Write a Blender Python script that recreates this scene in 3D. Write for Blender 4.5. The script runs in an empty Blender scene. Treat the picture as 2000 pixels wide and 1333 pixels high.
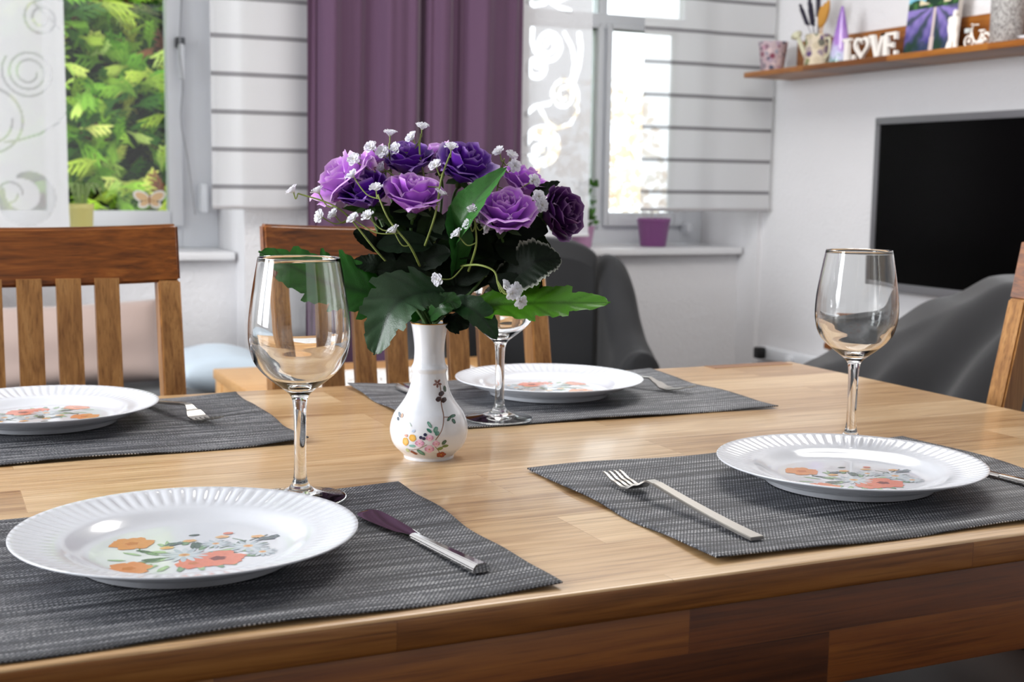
import bpy, bmesh, math, random
import numpy as np
from mathutils import Vector, Matrix
random.seed(7); rng = np.random.RandomState(5)
PI = math.pi
S = bpy.context.scene
COL = S.collection

# ------------------------------------------------------------------ camera
F_PX = 2515.15
PITCH, ROLL, YAW = math.radians(7.033), math.radians(.8368), math.radians(24.709)
T = 0.76                                   # table top height
CAM = Vector((0, 0, T + .269))
FW = Vector((math.sin(YAW)*math.cos(PITCH), math.cos(YAW)*math.cos(PITCH), -math.sin(PITCH)))
R0 = Vector((math.cos(YAW), -math.sin(YAW), 0)); U0 = R0.cross(FW)
RT = math.cos(ROLL)*R0 + math.sin(ROLL)*U0
UP = -math.sin(ROLL)*R0 + math.cos(ROLL)*U0
cd = bpy.data.cameras.new('camera'); cam = bpy.data.objects.new('camera', cd); COL.objects.link(cam)
M = Matrix((RT, UP, -FW)).transposed().to_4x4(); M.translation = CAM
cam.matrix_world = M
cd.sensor_width = 36; cd.sensor_fit = 'HORIZONTAL'; cd.lens = F_PX/2000*36
cd.clip_start = .05; cd.clip_end = 100
cd.dof.use_dof = True; cd.dof.focus_distance = 1.12; cd.dof.aperture_fstop = 11
S.camera = cam

def at(u, v, **k):
    """point seen at photo pixel (u, v) lying on the plane x=, y= or z=, or at forward depth d="""
    d = FW + (u-1000)/F_PX*RT - (v-666.5)/F_PX*UP
    (a, val), = k.items()
    t = val if a == 'd' else (val - CAM['xyz'.index(a)])/d['xyz'.index(a)]
    return CAM + t*d

# ------------------------------------------------------------------ light
W = bpy.data.worlds.new('overcast_sky'); S.world = W; W.use_nodes = True
bg = W.node_tree.nodes['Background']; bg.inputs[0].default_value = (.90, .95, 1, 1); bg.inputs[1].default_value = 2.3
def area(name, loc, rot, sx, sy, power, col=(1, 1, 1)):
    l = bpy.data.lights.new(name, 'AREA'); l.shape = 'RECTANGLE'; l.size = sx; l.size_y = sy; l.energy = power; l.color = col
    o = bpy.data.objects.new(name, l); COL.objects.link(o); o.location = loc; o.rotation_euler = rot; return o
# side lamps assumed from the fall of light; the left wall has no openings
area('assumed_side_light', (-2.45, 1.35, 1.6), (0, -PI/2, 0), 1.5, .8, 58, (.94, .97, 1))
area('assumed_side_light', (-2.45, 2.35, 1.6), (0, -PI/2, 0), 1.5, .8, 58, (.94, .97, 1))
area('front_fill_light', (1.3, -2.15, 1.45), (PI/2, 0, 0), 1.6, 1.9, 8, (.97, .98, 1))  # added front fill behind the camera; the rear wall has no opening
# added overhead fill, no real lamp: brightens the room and the window wall
area('ceiling_fill_light', (1.5, 2.2, 2.44), (0, 0, 0), 1.2, 1.2, 32, (1, .97, .93))
S.view_settings.view_transform = 'Standard'; S.view_settings.look = 'None'
S.view_settings.gamma = 1; S.view_settings.use_curve_mapping = False
S.view_settings.exposure = 0.30
S.cycles.max_bounces = 14; S.cycles.transparent_max_bounces = 24; S.cycles.transmission_bounces = 12
S.cycles.use_denoising = True
S.cycles.sample_clamp_indirect = 6

# ------------------------------------------------------------------ material helpers
def s2l(c):
    return tuple(((x/255)/12.92 if x/255 <= .04045 else ((x/255+.055)/1.055)**2.4) for x in c) + (1,)
class NT:
    def __init__(s, name):
        s.m = bpy.data.materials.new(name); s.m.use_nodes = True; s.t = s.m.node_tree; s.n = s.t.nodes; s.l = s.t.links
        s.out = s.n['Material Output']; s.b = s.n['Principled BSDF']
    def new(s, typ, **kw):
        n = s.n.new(typ)
        for k, v in kw.items(): setattr(n, k, v)
        return n
    def set(s, sock, v):
        if hasattr(v, 'bl_idname') or hasattr(v, 'is_linked'): s.l.new(v, sock)
        else: sock.default_value = v
    def math(s, op, a, b=None, c=None, clamp=False):
        n = s.new('ShaderNodeMath', operation=op); n.use_clamp = clamp
        s.set(n.inputs[0], a)
        if b is not None: s.set(n.inputs[1], b)
        if c is not None: s.set(n.inputs[2], c)
        return n.outputs[0]
    def mix(s, f, a, b, blend='MIX'):
        n = s.new('ShaderNodeMix', data_type='RGBA', blend_type=blend)
        s.set(n.inputs[0], f); s.set(n.inputs[6], a); s.set(n.inputs[7], b); return n.outputs[2]
    def ramp(s, f, stops):
        n = s.new('ShaderNodeValToRGB'); s.set(n.inputs[0], f)
        e = n.color_ramp.elements
        while len(e) > len(stops): e.remove(e[-1])
        while len(e) < len(stops): e.new(1)
        for i, (p, c) in enumerate(stops): e[i].position = p; e[i].color = c
        return n.outputs[0]
    def coords(s, kind='Object'): return s.new('ShaderNodeTexCoord').outputs[kind]
    def mapping(s, v, scale=(1, 1, 1), rot=(0, 0, 0), loc=(0, 0, 0)):
        n = s.new('ShaderNodeMapping'); s.l.new(v, n.inputs[0]); n.inputs[1].default_value = loc; n.inputs[2].default_value = rot; n.inputs[3].default_value = scale
        return n.outputs[0]
    def noise(s, v, scale=5, detail=3, rough=.5, dist=0):
        n = s.new('ShaderNodeTexNoise'); s.l.new(v, n.inputs['Vector']); n.inputs['Scale'].default_value = scale
        n.inputs['Detail'].default_value = detail; n.inputs['Roughness'].default_value = rough; n.inputs['Distortion'].default_value = dist
        return n.outputs[0]
    def bump(s, h, strength=.3, dist=.001):
        n = s.new('ShaderNodeBump'); s.set(n.inputs['Height'], h); n.inputs['Strength'].default_value = strength; n.inputs['Distance'].default_value = dist
        s.l.new(n.outputs[0], s.b.inputs['Normal']); return n.outputs[0]
    def base(s, c): s.set(s.b.inputs['Base Color'], c)
    def p(s, **kw):
        for k, v in kw.items(): s.b.inputs[k.replace('_', ' ')].default_value = v
        return s

def plain(name, rgb, rough=.5, metal=0, **kw):
    t = NT(name); t.base(s2l(rgb)); t.p(Roughness=rough, Metallic=metal, **kw); return t.m

def wood(name, tones, axis='x', stave=None, swz='xy', rough=.35, coat=0, grain=.55, hue_dark=None, gs=1.0):
    """grain along `axis`; stave=(length, height) adds butcher block staves in the plane `swz`"""
    t = NT(name); co = t.coords()
    sep = t.new('ShaderNodeSeparateXYZ'); t.l.new(co, sep.inputs[0])
    X = {'x': sep.outputs[0], 'y': sep.outputs[1], 'z': sep.outputs[2]}
    cmb = t.new('ShaderNodeCombineXYZ')
    others = [a for a in 'xyz' if a != axis]
    t.l.new(X[axis], cmb.inputs[0]); t.l.new(X[others[0]], cmb.inputs[1]); t.l.new(X[others[1]], cmb.inputs[2])
    v = cmb.outputs[0]
    if stave:
        c2 = t.new('ShaderNodeCombineXYZ'); t.l.new(X[swz[0]], c2.inputs[0]); t.l.new(X[swz[1]], c2.inputs[1])
        br = t.new('ShaderNodeTexBrick'); t.l.new(t.mapping(c2.outputs[0], loc=(3.13, 2.003, 0)), br.inputs['Vector'])
        br.offset = .37; br.inputs['Color1'].default_value = (0, 0, 0, 1); br.inputs['Color2'].default_value = (1, 1, 1, 1)
        br.inputs['Mortar'].default_value = (.5, .5, .5, 1); br.inputs['Scale'].default_value = 1
        br.inputs['Mortar Size'].default_value = .00035; br.inputs['Mortar Smooth'].default_value = .1
        br.inputs['Brick Width'].default_value = stave[0]; br.inputs['Row Height'].default_value = stave[1]
        rnd = br.outputs['Color']; mort = br.outputs['Fac']
        add = t.new('ShaderNodeVectorMath', operation='ADD'); t.l.new(v, add.inputs[0])
        mul = t.new('ShaderNodeVectorMath', operation='MULTIPLY'); t.l.new(rnd, mul.inputs[0]); mul.inputs[1].default_value = (7, 3, 5)
        t.l.new(mul.outputs[0], add.inputs[1]); v = add.outputs[0]
    g1 = t.noise(t.mapping(v, (3*gs, 60*gs, 60*gs)), 1.6, 6, .62, .6)
    g2 = t.noise(t.mapping(v, (10*gs, 420*gs, 420*gs)), 1.0, 3, .6)
    rings = t.noise(t.mapping(v, (1.1*gs, 9*gs, 9*gs)), 1.5, 2, .5, .8)
    rw = t.math('SINE', t.math('MULTIPLY', rings, 70)); rw = t.math('MULTIPLY_ADD', rw, .5, .5)
    k = t.math('MULTIPLY_ADD', g1, 1.75, -.40)
    k = t.math('ADD', t.math('MULTIPLY', k, .72), t.math('MULTIPLY', rw, .12))
    if stave:
        k = t.math('ADD', t.math('MULTIPLY', k, grain), t.math('MULTIPLY', rnd, 1-grain))
    n = len(tones)
    c = t.ramp(k, [(.12+.76*i/(n-1), s2l(x)) for i, x in enumerate(tones)])
    pores = t.ramp(g2, [(.34, (.42, .34, .26, 1)), (.49, (1, 1, 1, 1))])
    c = t.mix(.55, c, pores, 'MULTIPLY')
    if stave: c = t.mix(t.math('MULTIPLY', mort, .45), c, s2l(tones[0]))
    t.base(c); t.p(Roughness=rough)
    if coat: t.p(Coat_Weight=coat, Coat_Roughness=.12)
    h = t.math('ADD', t.math('MULTIPLY', g2, .6), t.math('MULTIPLY', g1, .5))
    t.bump(h, .25, .0006)
    return t.m

def attr_mat(name, rough=.5, trans=0., bumpy=0, spec=.5, coat=0):
    """colour from the mesh's own colour attribute (prints, petals, leaves)"""
    t = NT(name); a = t.new('ShaderNodeAttribute'); a.attribute_name = 'Col'
    t.base(a.outputs['Color']); t.p(Roughness=rough); t.b.inputs['Specular IOR Level'].default_value = spec
    if coat: t.p(Coat_Weight=coat, Coat_Roughness=.1)
    if bumpy:
        t.bump(t.noise(t.coords(), bumpy, 3), .35, .0008)
    if trans:
        tr = t.new('ShaderNodeBsdfTranslucent'); t.l.new(a.outputs['Color'], tr.inputs[0])
        mx = t.new('ShaderNodeMixShader'); mx.inputs[0].default_value = trans
        t.l.new(t.b.outputs[0], mx.inputs[1]); t.l.new(tr.outputs[0], mx.inputs[2]); t.l.new(mx.outputs[0], t.out.inputs[0])
    return t.m

# ------------------------------------------------------------------ mesh helpers
def link(name, me, mat, parent=None, smooth=False):
    o = bpy.data.objects.new(name, me); COL.objects.link(o)
    if mat is not None:
        for m in (mat if isinstance(mat, (list, tuple)) else [mat]): me.materials.append(m)
    if smooth: me.polygons.foreach_set('use_smooth', [True]*len(me.polygons)); me.update()
    if parent: o.parent = parent
    return o
def pymesh(name, V, Fc, mat, parent=None, smooth=False, cols=None):
    me = bpy.data.meshes.new(name); me.from_pydata([tuple(v) for v in V], [], Fc); me.update()
    if cols is not None:
        ca = me.color_attributes.new('Col', 'FLOAT_COLOR', 'POINT')
        ca.data.foreach_set('color', np.array([tuple(c)[:3]+(1,) for c in cols], dtype=np.float32).ravel())
    return link(name, me, mat, parent, smooth)
def bmobj(name, bm, mat, parent=None, smooth=False):
    me = bpy.data.meshes.new(name); bm.normal_update(); bm.to_mesh(me); bm.free(); return link(name, me, mat, parent, smooth)
def autosmooth(o, ang=35):
    me = o.data; me.polygons.foreach_set('use_smooth', [True]*len(me.polygons))
    bm = bmesh.new(); bm.from_mesh(me)
    for e in bm.edges:
        if len(e.link_faces) == 2 and e.calc_face_angle(0) > math.radians(ang): e.smooth = False
    bm.to_mesh(me); bm.free(); me.update(); return o
def add_box(bm, lo, hi, bev=0, seg=2, mtx=None):
    r = bmesh.ops.create_cube(bm, size=1); vs = r['verts']
    for v in vs: v.co = Vector([lo[i]+(v.co[i]+.5)*(hi[i]-lo[i]) for i in range(3)])
    if bev:
        es = list({e for v in vs for e in v.link_edges})
        q = bmesh.ops.bevel(bm, geom=es, offset=bev, segments=seg, affect='EDGES', profile=.5)
        vs = list({v for f in q['faces'] for v in f.verts} | {v for v in vs if v.is_valid})
    if mtx is not None: bmesh.ops.transform(bm, matrix=mtx, verts=vs)
    return vs
def box(name, lo, hi, mat, parent=None, bev=0, seg=2, mtx=None):
    bm = bmesh.new(); add_box(bm, lo, hi, bev, seg, mtx); o = bmobj(name, bm, mat, parent)
    return autosmooth(o, 40) if bev else o
def boxes(name, L, mat, parent=None, bev=0):
    bm = bmesh.new()
    for lo, hi in L: add_box(bm, lo, hi, bev)
    o = bmobj(name, bm, mat, parent)
    return autosmooth(o, 40) if bev else o
def lathe(name, prof, mat, parent=None, n=64, closed=False, mod=None, cols=None):
    V = []; Fc = []; m = len(prof); C_ = []
    for i in range(n):
        a = 2*PI*i/n
        for j, (r, z) in enumerate(prof):
            if mod: r, z = mod(j, a, r, z)
            V.append((r*math.cos(a), r*math.sin(a), z))
            if cols: C_.append(cols[j])
    for i in range(n):
        for j in range(m if closed else m-1):
            a, b = i*m+j, i*m+(j+1) % m; c, d = ((i+1) % n)*m+(j+1) % m, ((i+1) % n)*m+j
            Fc.append((a, d, c, b))
    me = bpy.data.meshes.new(name); me.from_pydata(V, [], Fc)
    if cols:
        ca = me.color_attributes.new('Col', 'FLOAT_COLOR', 'POINT'); ca.data.foreach_set('color', np.array([c[:3]+(1,) for c in C_], dtype=np.float32).ravel())
    bm = bmesh.new(); bm.from_mesh(me); bmesh.ops.remove_doubles(bm, verts=bm.verts, dist=1e-6); bmesh.ops.recalc_face_normals(bm, faces=bm.faces)
    if bm.calc_volume(signed=True) < 0: bmesh.ops.reverse_faces(bm, faces=bm.faces)
    bm.to_mesh(me); bm.free()
    return link(name, me, mat, parent, True)
def smooth_path(pts, n=10):
    P = [Vector(p) for p in pts]; out = []
    if len(P) < 3: return [P[0].lerp(P[-1], i/n) for i in range(n+1)]
    for i in range(len(P)-1):
        p0 = P[max(i-1, 0)]; p1 = P[i]; p2 = P[i+1]; p3 = P[min(i+2, len(P)-1)]
        for k in range(n):
            t = k/n; out.append(.5*((2*p1)+(p2-p0)*t+(2*p0-5*p1+4*p2-p3)*t*t+(-p0+3*p1-3*p2+p3)*t**3))
    out.append(P[-1]); return out
def tube_geo(V, Fc, path, rad, n=6, flat=None):
    """append a tube to the lists V, Fc; rad is a number or function of 0..1"""
    P = [Vector(p) for p in path]; b = len(V); m = len(P); prev = None
    for i, p in enumerate(P):
        d = (P[min(i+1, m-1)]-P[max(i-1, 0)]).normalized()
        ref = prev if prev else (Vector((0, 0, 1)) if abs(d.z) < .9 else Vector((1, 0, 0)))
        x = (ref-d*ref.dot(d)).normalized(); y = d.cross(x); prev = x
        r = rad(i/(m-1)) if callable(rad) else rad
        for k in range(n):
            a = 2*PI*k/n; V.append(p+x*r*math.cos(a)+y*r*math.sin(a))
    for i in range(m-1):
        for k in range(n):
            Fc.append((b+i*n+k, b+i*n+(k+1) % n, b+(i+1)*n+(k+1) % n, b+(i+1)*n+k))
    Fc.append(tuple(b+k for k in reversed(range(n)))); Fc.append(tuple(b+(m-1)*n+k for k in range(n)))
def tube(name, path, rad, mat, parent=None, n=8):
    V, Fc = [], []; tube_geo(V, Fc, path, rad, n); return pymesh(name, V, Fc, mat, parent, True)
def prism(name, poly, depth, mat, parent=None, mtx=None, bev=0, holes=()):
    """polygon in xz, thickness along y"""
    bm = bmesh.new(); vs = [bm.verts.new((x, 0, z)) for x, z in poly]; f = bm.faces.new(vs)
    r = bmesh.ops.extrude_face_region(bm, geom=[f]); nv = [v for v in r['geom'] if isinstance(v, bmesh.types.BMVert)]
    bmesh.ops.translate(bm, vec=(0, depth, 0), verts=nv); bmesh.ops.recalc_face_normals(bm, faces=bm.faces)
    if bev: bmesh.ops.bevel(bm, geom=bm.edges[:], offset=bev, segments=2, affect='EDGES')
    if mtx is not None: bmesh.ops.transform(bm, matrix=mtx, verts=bm.verts)
    return bmobj(name, bm, mat, parent)

def tag(o, label, cat, group=None):
    o['label'] = label; o['category'] = cat
    if group: o['group'] = group
    return o
def thing(name, label, cat, loc=(0, 0, 0), rz=0, group=None):
    o = bpy.data.objects.new(name, None); COL.objects.link(o); o.location = loc; o.rotation_euler = (0, 0, rz)
    o.empty_display_size = .05
    return tag(o, label, cat, group)
def struct(o): o['kind'] = 'structure'; return o
def copy_tree(o, parent=None, loc=None, rz=None, label=None):
    c = o.copy(); COL.objects.link(c); c.parent = parent
    if loc is not None: c.location = loc
    if rz is not None: c.rotation_euler = (0, 0, rz)
    if label: c['label'] = label
    for ch in list(o.children): copy_tree(ch, c)
    return c
bpy.context.view_layer.update()

# ------------------------------------------------------------------ materials
def m_wall():
    t = NT('wall_roughcast'); co = t.coords()
    n = t.noise(co, 95, 4, .6); n2 = t.noise(co, 30, 3)
    t.base(s2l((226, 225, 227))); t.p(Roughness=.9); t.bump(t.math('ADD', n, t.math('MULTIPLY', n2, .6)), .75, .004); return t.m
WALL = m_wall()
CEIL = plain('ceiling_white', (238, 238, 238), .9)
PVC = plain('window_pvc', (232, 235, 240), .35)
SILLM = plain('sill_white', (236, 236, 238), .3)
FLOORM = wood('floor_laminate', [(26, 16, 10), (44, 28, 18), (60, 40, 26)], 'x', (1.2, .19), 'xy', .4)  # tones darkened to stand for the shade under the table
TOPM = wood('table_top_wood', [(150, 108, 66), (196, 158, 112), (220, 187, 144), (236, 210, 172)], 'x', (.62, .083), 'xy', .32, coat=.3, grain=.62)
EDGEM = wood('table_edge_wood', [(92, 49, 14), (152, 94, 38), (192, 134, 68)], 'x', (.47, .2), 'xy', .4, grain=.7)  # darker than the top: shading of the side faces put into the tones
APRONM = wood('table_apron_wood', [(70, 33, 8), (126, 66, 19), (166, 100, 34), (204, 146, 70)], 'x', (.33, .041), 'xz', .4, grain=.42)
RAILM = wood('chair_rail_wood', [(80, 42, 13), (138, 78, 27), (178, 116, 54)], 'x', rough=.35)
SLATM = wood('chair_slat_wood', [(136, 90, 46), (178, 128, 72), (208, 162, 104)], 'z', rough=.4)
SEATM = plain('chair_seat_leather', (34, 20, 16), .5)
OAKM = wood('pale_oak', [(176, 122, 70), (208, 160, 104), (226, 184, 130)], 'x', (.5, .09), 'xy', .4)
SHELFM = wood('shelf_wood', [(96, 50, 12), (146, 86, 26), (178, 116, 44)], 'y', (.4, .06), 'yz', .4)
CHROME = plain('polished_steel', (205, 203, 200), .08, 1)
SATIN = plain('satin_steel', (190, 186, 180), .3, 1)
BLACKM = plain('black_plastic', (14, 14, 15), .4)

def m_weave():
    t = NT('woven_vinyl'); co = t.coords(); sep = t.new('ShaderNodeSeparateXYZ'); t.l.new(co, sep.inputs[0])
    x, y = sep.outputs[0], sep.outputs[1]
    pY, pX = .0023, .0030
    row = t.math('FLOOR', t.math('DIVIDE', y, pY))
    ry = t.math('SINE', t.math('MULTIPLY', t.math('FRACT', t.math('DIVIDE', y, pY)), PI))
    ph = t.math('ADD', t.math('DIVIDE', x, pX), t.math('MULTIPLY', row, .5))
    rx = t.math('SINE', t.math('MULTIPLY', t.math('FRACT', ph), PI))
    dash = t.math('MULTIPLY', ry, rx)
    st = t.noise(t.mapping(co, (9, 420, 1)), 1, 2, .6)           # lengthwise threads of other tones
    st2 = t.noise(t.mapping(co, (420, 30, 1)), 1, 2, .6)
    mot = t.noise(co, 700, 2); band = t.noise(t.mapping(co, (6, 95, 1)), 1, 3, .65)
    k = t.math('MULTIPLY', dash, t.math('MULTIPLY_ADD', st, 2.6, -.60)); k = t.math('MULTIPLY', k, t.math('MULTIPLY_ADD', band, 3.0, -.5, clamp=False))
    k = t.math('MAXIMUM', k, 0)
    k = t.math('MULTIPLY', k, t.math('MULTIPLY_ADD', mot, 1.3, .3))
    k = t.math('MULTIPLY', k, t.math('MULTIPLY_ADD', st2, .8, .6), clamp=True)
    t.base(t.ramp(k, [(.05, s2l((14, 15, 21))), (.30, s2l((56, 60, 70))), (.58, s2l((132, 134, 140))), (.9, s2l((205, 205, 206)))]))
    t.p(Roughness=.5); t.bump(dash, .7, .0008); return t.m
WEAVE = m_weave()
def m_porcelain():
    t = NT('white_porcelain'); t.base(s2l((224, 227, 234))); t.p(Roughness=.16, Coat_Weight=.5, Coat_Roughness=.04); return t.m
PORC = m_porcelain()
PRINT = attr_mat('glazed_print', .2, coat=.4)
def m_glass(name, ior=1.46):
    t = NT(name); g = t.new('ShaderNodeBsdfGlass'); g.inputs['Roughness'].default_value = 0; g.inputs['IOR'].default_value = ior
    g.inputs[0].default_value = (.985, .99, .99, 1); t.l.new(g.outputs[0], t.out.inputs[0]); return t.m
GLASS = m_glass('wine_glass')
def m_pane():
    t = NT('window_glass'); tr = t.new('ShaderNodeBsdfTransparent'); gl = t.new('ShaderNodeBsdfGlossy'); gl.inputs['Roughness'].default_value = 0
    fr = t.new('ShaderNodeFresnel'); fr.inputs[0].default_value = 1.45; mx = t.new('ShaderNodeMixShader')
    tr.inputs[0].default_value = (.97, .985, .98, 1)
    t.l.new(fr.outputs[0], mx.inputs[0]); t.l.new(tr.outputs[0], mx.inputs[1]); t.l.new(gl.outputs[0], mx.inputs[2]); t.l.new(mx.outputs[0], t.out.inputs[0]); return t.m
PANE = m_pane()

def fabric(name, rgb, rough=.9, trans=0, weave=0, sheen=.3, var=.0):
    t = NT(name); co = t.coords(); c = s2l(rgb)
    if var:
        c = t.mix(t.math('MULTIPLY', t.noise(co, 6, 4), 1, clamp=True), tuple(x*(1-var) for x in c[:3])+(1,), tuple(min(1, x*(1+var)) for x in c[:3])+(1,))
    t.base(c); t.p(Roughness=rough, Sheen_Weight=sheen, Sheen_Roughness=.4)
    t.bump(t.noise(co, weave or 600, 2), .35, .001)
    if trans:
        tl = t.new('ShaderNodeBsdfTranslucent'); t.set(tl.inputs[0], c); mx = t.new('ShaderNodeMixShader'); mx.inputs[0].default_value = trans
        t.l.new(t.b.outputs[0], mx.inputs[1]); t.l.new(tl.outputs[0], mx.inputs[2]); t.l.new(mx.outputs[0], t.out.inputs[0])
    return t.m
CURT = fabric('purple_curtain_cloth', (94, 66, 92), .85, .12, 900)
def m_panel(kind):
    """sheer panels: light white cloth, partly see-through"""
    t = NT('sheer_'+kind); co = t.coords(); white = t.b
    t.base(s2l((240, 240, 243))); t.p(Roughness=.85)
    tl = t.new('ShaderNodeBsdfTranslucent'); tl.inputs[0].default_value = s2l((232, 234, 240))
    tr = t.new('ShaderNodeBsdfTransparent')
    m1 = t.new('ShaderNodeMixShader'); m1.inputs[0].default_value = .36
    t.l.new(white.outputs[0], m1.inputs[1]); t.l.new(tl.outputs[0], m1.inputs[2])
    m2 = t.new('ShaderNodeMixShader'); t.l.new(m1.outputs[0], m2.inputs[1]); t.l.new(tr.outputs[0], m2.inputs[2])
    if kind == 'striped':
        sep = t.new('ShaderNodeSeparateXYZ'); t.l.new(co, sep.inputs[0]); z = sep.outputs[2]
        fr = t.math('FRACT', t.math('DIVIDE', t.math('SUBTRACT', z, 1.0035-.1107/2), .1107))
        d = t.math('ABSOLUTE', t.math('SUBTRACT', fr, .5)); band = t.math('LESS_THAN', d, .062)
        hi = t.math('GREATER_THAN', z, .975); band = t.math('MULTIPLY', band, hi)
        t.base(t.mix(band, s2l((238, 238, 240)), s2l((142, 140, 144))))
        tl_c = t.mix(band, s2l((240, 240, 243)), s2l((120, 118, 122))); t.l.new(tl_c, tl.inputs[0])
        fac = t.mix(band, (.34, .34, .34, 1), (.14, .14, .14, 1)); t.l.new(fac, m2.inputs[0])
    else:
        a = t.new('ShaderNodeAttribute'); a.attribute_name = 'Col'
        fac = t.math('MULTIPLY_ADD', a.outputs['Fac'], .74, .08); t.l.new(fac, m2.inputs[0])
    t.l.new(m2.outputs[0], t.out.inputs[0]); return t.m
STRIPED, SWIRLED = m_panel('striped'), m_panel('swirled')

# ------------------------------------------------------------------ room shell
YW, XR, ZC = 3.94, 2.818, 2.5
XL, YB = -2.6, -2.4
NX = [(-.10, .905), (1.86, 2.80)]            # the two window niches
L = [((XL, YW, 0), (NX[0][0], 4.42, ZC)), ((NX[0][1], YW, 0), (NX[1][0], 4.42, ZC)), ((NX[1][1], YW, 0), (XR, 4.42, ZC))]
for a, b in NX:
    L.append(((a, 4.06, 0), (b, 4.42, .775))); L.append(((a, YW, 2.15), (b, 4.42, ZC)))
struct(boxes('wall_window', L, WALL))
struct(box('wall_right', (XR, YB, 0), (XR+.15, 4.42, ZC), WALL))
struct(box('wall_left', (XL-.15, YB, 0), (XL, 4.42, ZC), WALL))
struct(box('wall_rear', (XL, YB-.15, 0), (XR, YB, ZC), plain('wall_taupe', (112, 102, 94), .9)))  # unseen wall, dark tone chosen to cut bounced light
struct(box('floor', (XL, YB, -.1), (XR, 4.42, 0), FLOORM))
struct(box('ceiling', (XL-.15, YB-.15, ZC), (XR+.15, 4.42, ZC+.12), CEIL))
struct(box('baseboard_right', (XR-.015, YB, 0), (XR, YW, .07), SILLM))
for i, (a, b) in enumerate(NX):
    struct(box('trim_%d' % (i+1), (a, 4.015, .775), (b-.012, 4.32, .80), SILLM, bev=.004))

def window(n, a, b, mull, glass, zt):
    """frame, two casements and a top light; glass=(x0,x1,x2,x3) edges of the two lights"""
    w = bpy.data.objects.new('window_%d' % n, None); COL.objects.link(w); w.location = (0, 0, 0); struct(w)
    y0, y1 = 4.305, 4.37; zb = .80; zg = .92; zgt = 1.60 if zt else 2.05
    x0, x1, x2, x3 = glass
    fr = [((a, y0+.01, zb), (x0-.045, y1, 2.15)), ((x3+.045, y0+.01, zb), (b, y1, 2.15)), ((x0-.046, y0+.011, zb), (x3+.046, y1-.001, zg-.05)), ((x0-.046, y0+.011, 2.1), (x3+.046, y1-.001, 2.149)),
          ((x1+.012, y0+.012, zb), (x2-.012, y1, 2.1))]
    if zt: fr.append(((a, y0, 1.60), (b, y1, 1.655)))
    boxes('frame', fr, PVC, w, .004)
    for (p, q) in ((x0, x1), (x2, x3)):
        s = boxes('sash', [((p-.045, y0-.012, zg-.05), (p, y1-.02, zgt+.02)), ((q, y0-.012, zg-.05), (q+(.045 if q == x3 else .022), y1-.02, zgt+.02)),
                           ((p-.01, y0-.012, zg-.05), (q+.01, y1-.02, zg)), ((p-.01, y0-.012, zgt), (q+.01, y1-.02, zgt+.02))] if p == x0 else
                          [((p-.022, y0-.012, zg-.05), (p, y1-.02, zgt+.02)), ((q, y0-.012, zg-.05), (q+.045, y1-.02, zgt+.02)),
                           ((p-.01, y0-.012, zg-.05), (q+.01, y1-.02, zg)), ((p-.01, y0-.012, zgt), (q+.01, y1-.02, zgt+.02))], PVC, w, .004)
        box('pane', (p-.004, 4.325, zg-.004), (q+.004, 4.329, zgt+.004), PANE, w)
    if zt: box('pane', (x0, 4.325, 1.65), (x3+.03, 4.329, 2.11), PANE, w)
    return w
w1 = window(1, NX[0][0], NX[0][1], .40, (.07, .368, .428, .742), False)
w2 = window(2, NX[1][0], NX[1][1], 2.34, (2.03, 2.312, 2.372, 2.655), True)
# handle of the first window: dark rosette and white grip
hd = box('handle', (.770, 4.24, 1.34), (.790, 4.262, 1.452), PVC, w1, .006)
box('rosette', (.766, 4.262, 1.44), (.796, 4.293, 1.475), plain('handle_metal', (92, 94, 98), .35, .8), hd, .006)
box('lever_tip', (2.70, 4.26, .845), (2.725, 4.318, .88), PVC, w2, .005)

def side_frame(name, cx, cy, cz, w, h, ax):
    f = bpy.data.objects.new(name, None); COL.objects.link(f); f.location = (cx, cy, cz); struct(f)
    if ax == 'y': f.rotation_euler = (0, 0, PI/2)
    boxes('frame', [((-w/2-.07, -.04, -h/2-.07), (-w/2, .04, h/2+.07)), ((w/2, -.04, -h/2-.07), (w/2+.07, .04, h/2+.07)),
                    ((-w/2, -.04, -h/2-.07), (w/2, .04, -h/2)), ((-w/2, -.04, h/2), (w/2, .04, h/2+.07))], PVC, f)
side_frame('window_3', -2.52, 1.35, 1.6, .8, 1.5, 'y'); side_frame('window_4', -2.52, 2.35, 1.6, .8, 1.5, 'y')  # assumed, unseen frames set around the side lamps on the closed wall
side_frame('added_door_frame', 1.3, -2.24, 1.2, 1.6, 2.4-.14, 'x')  # added, unseen frame around the front fill; no real door there

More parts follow.
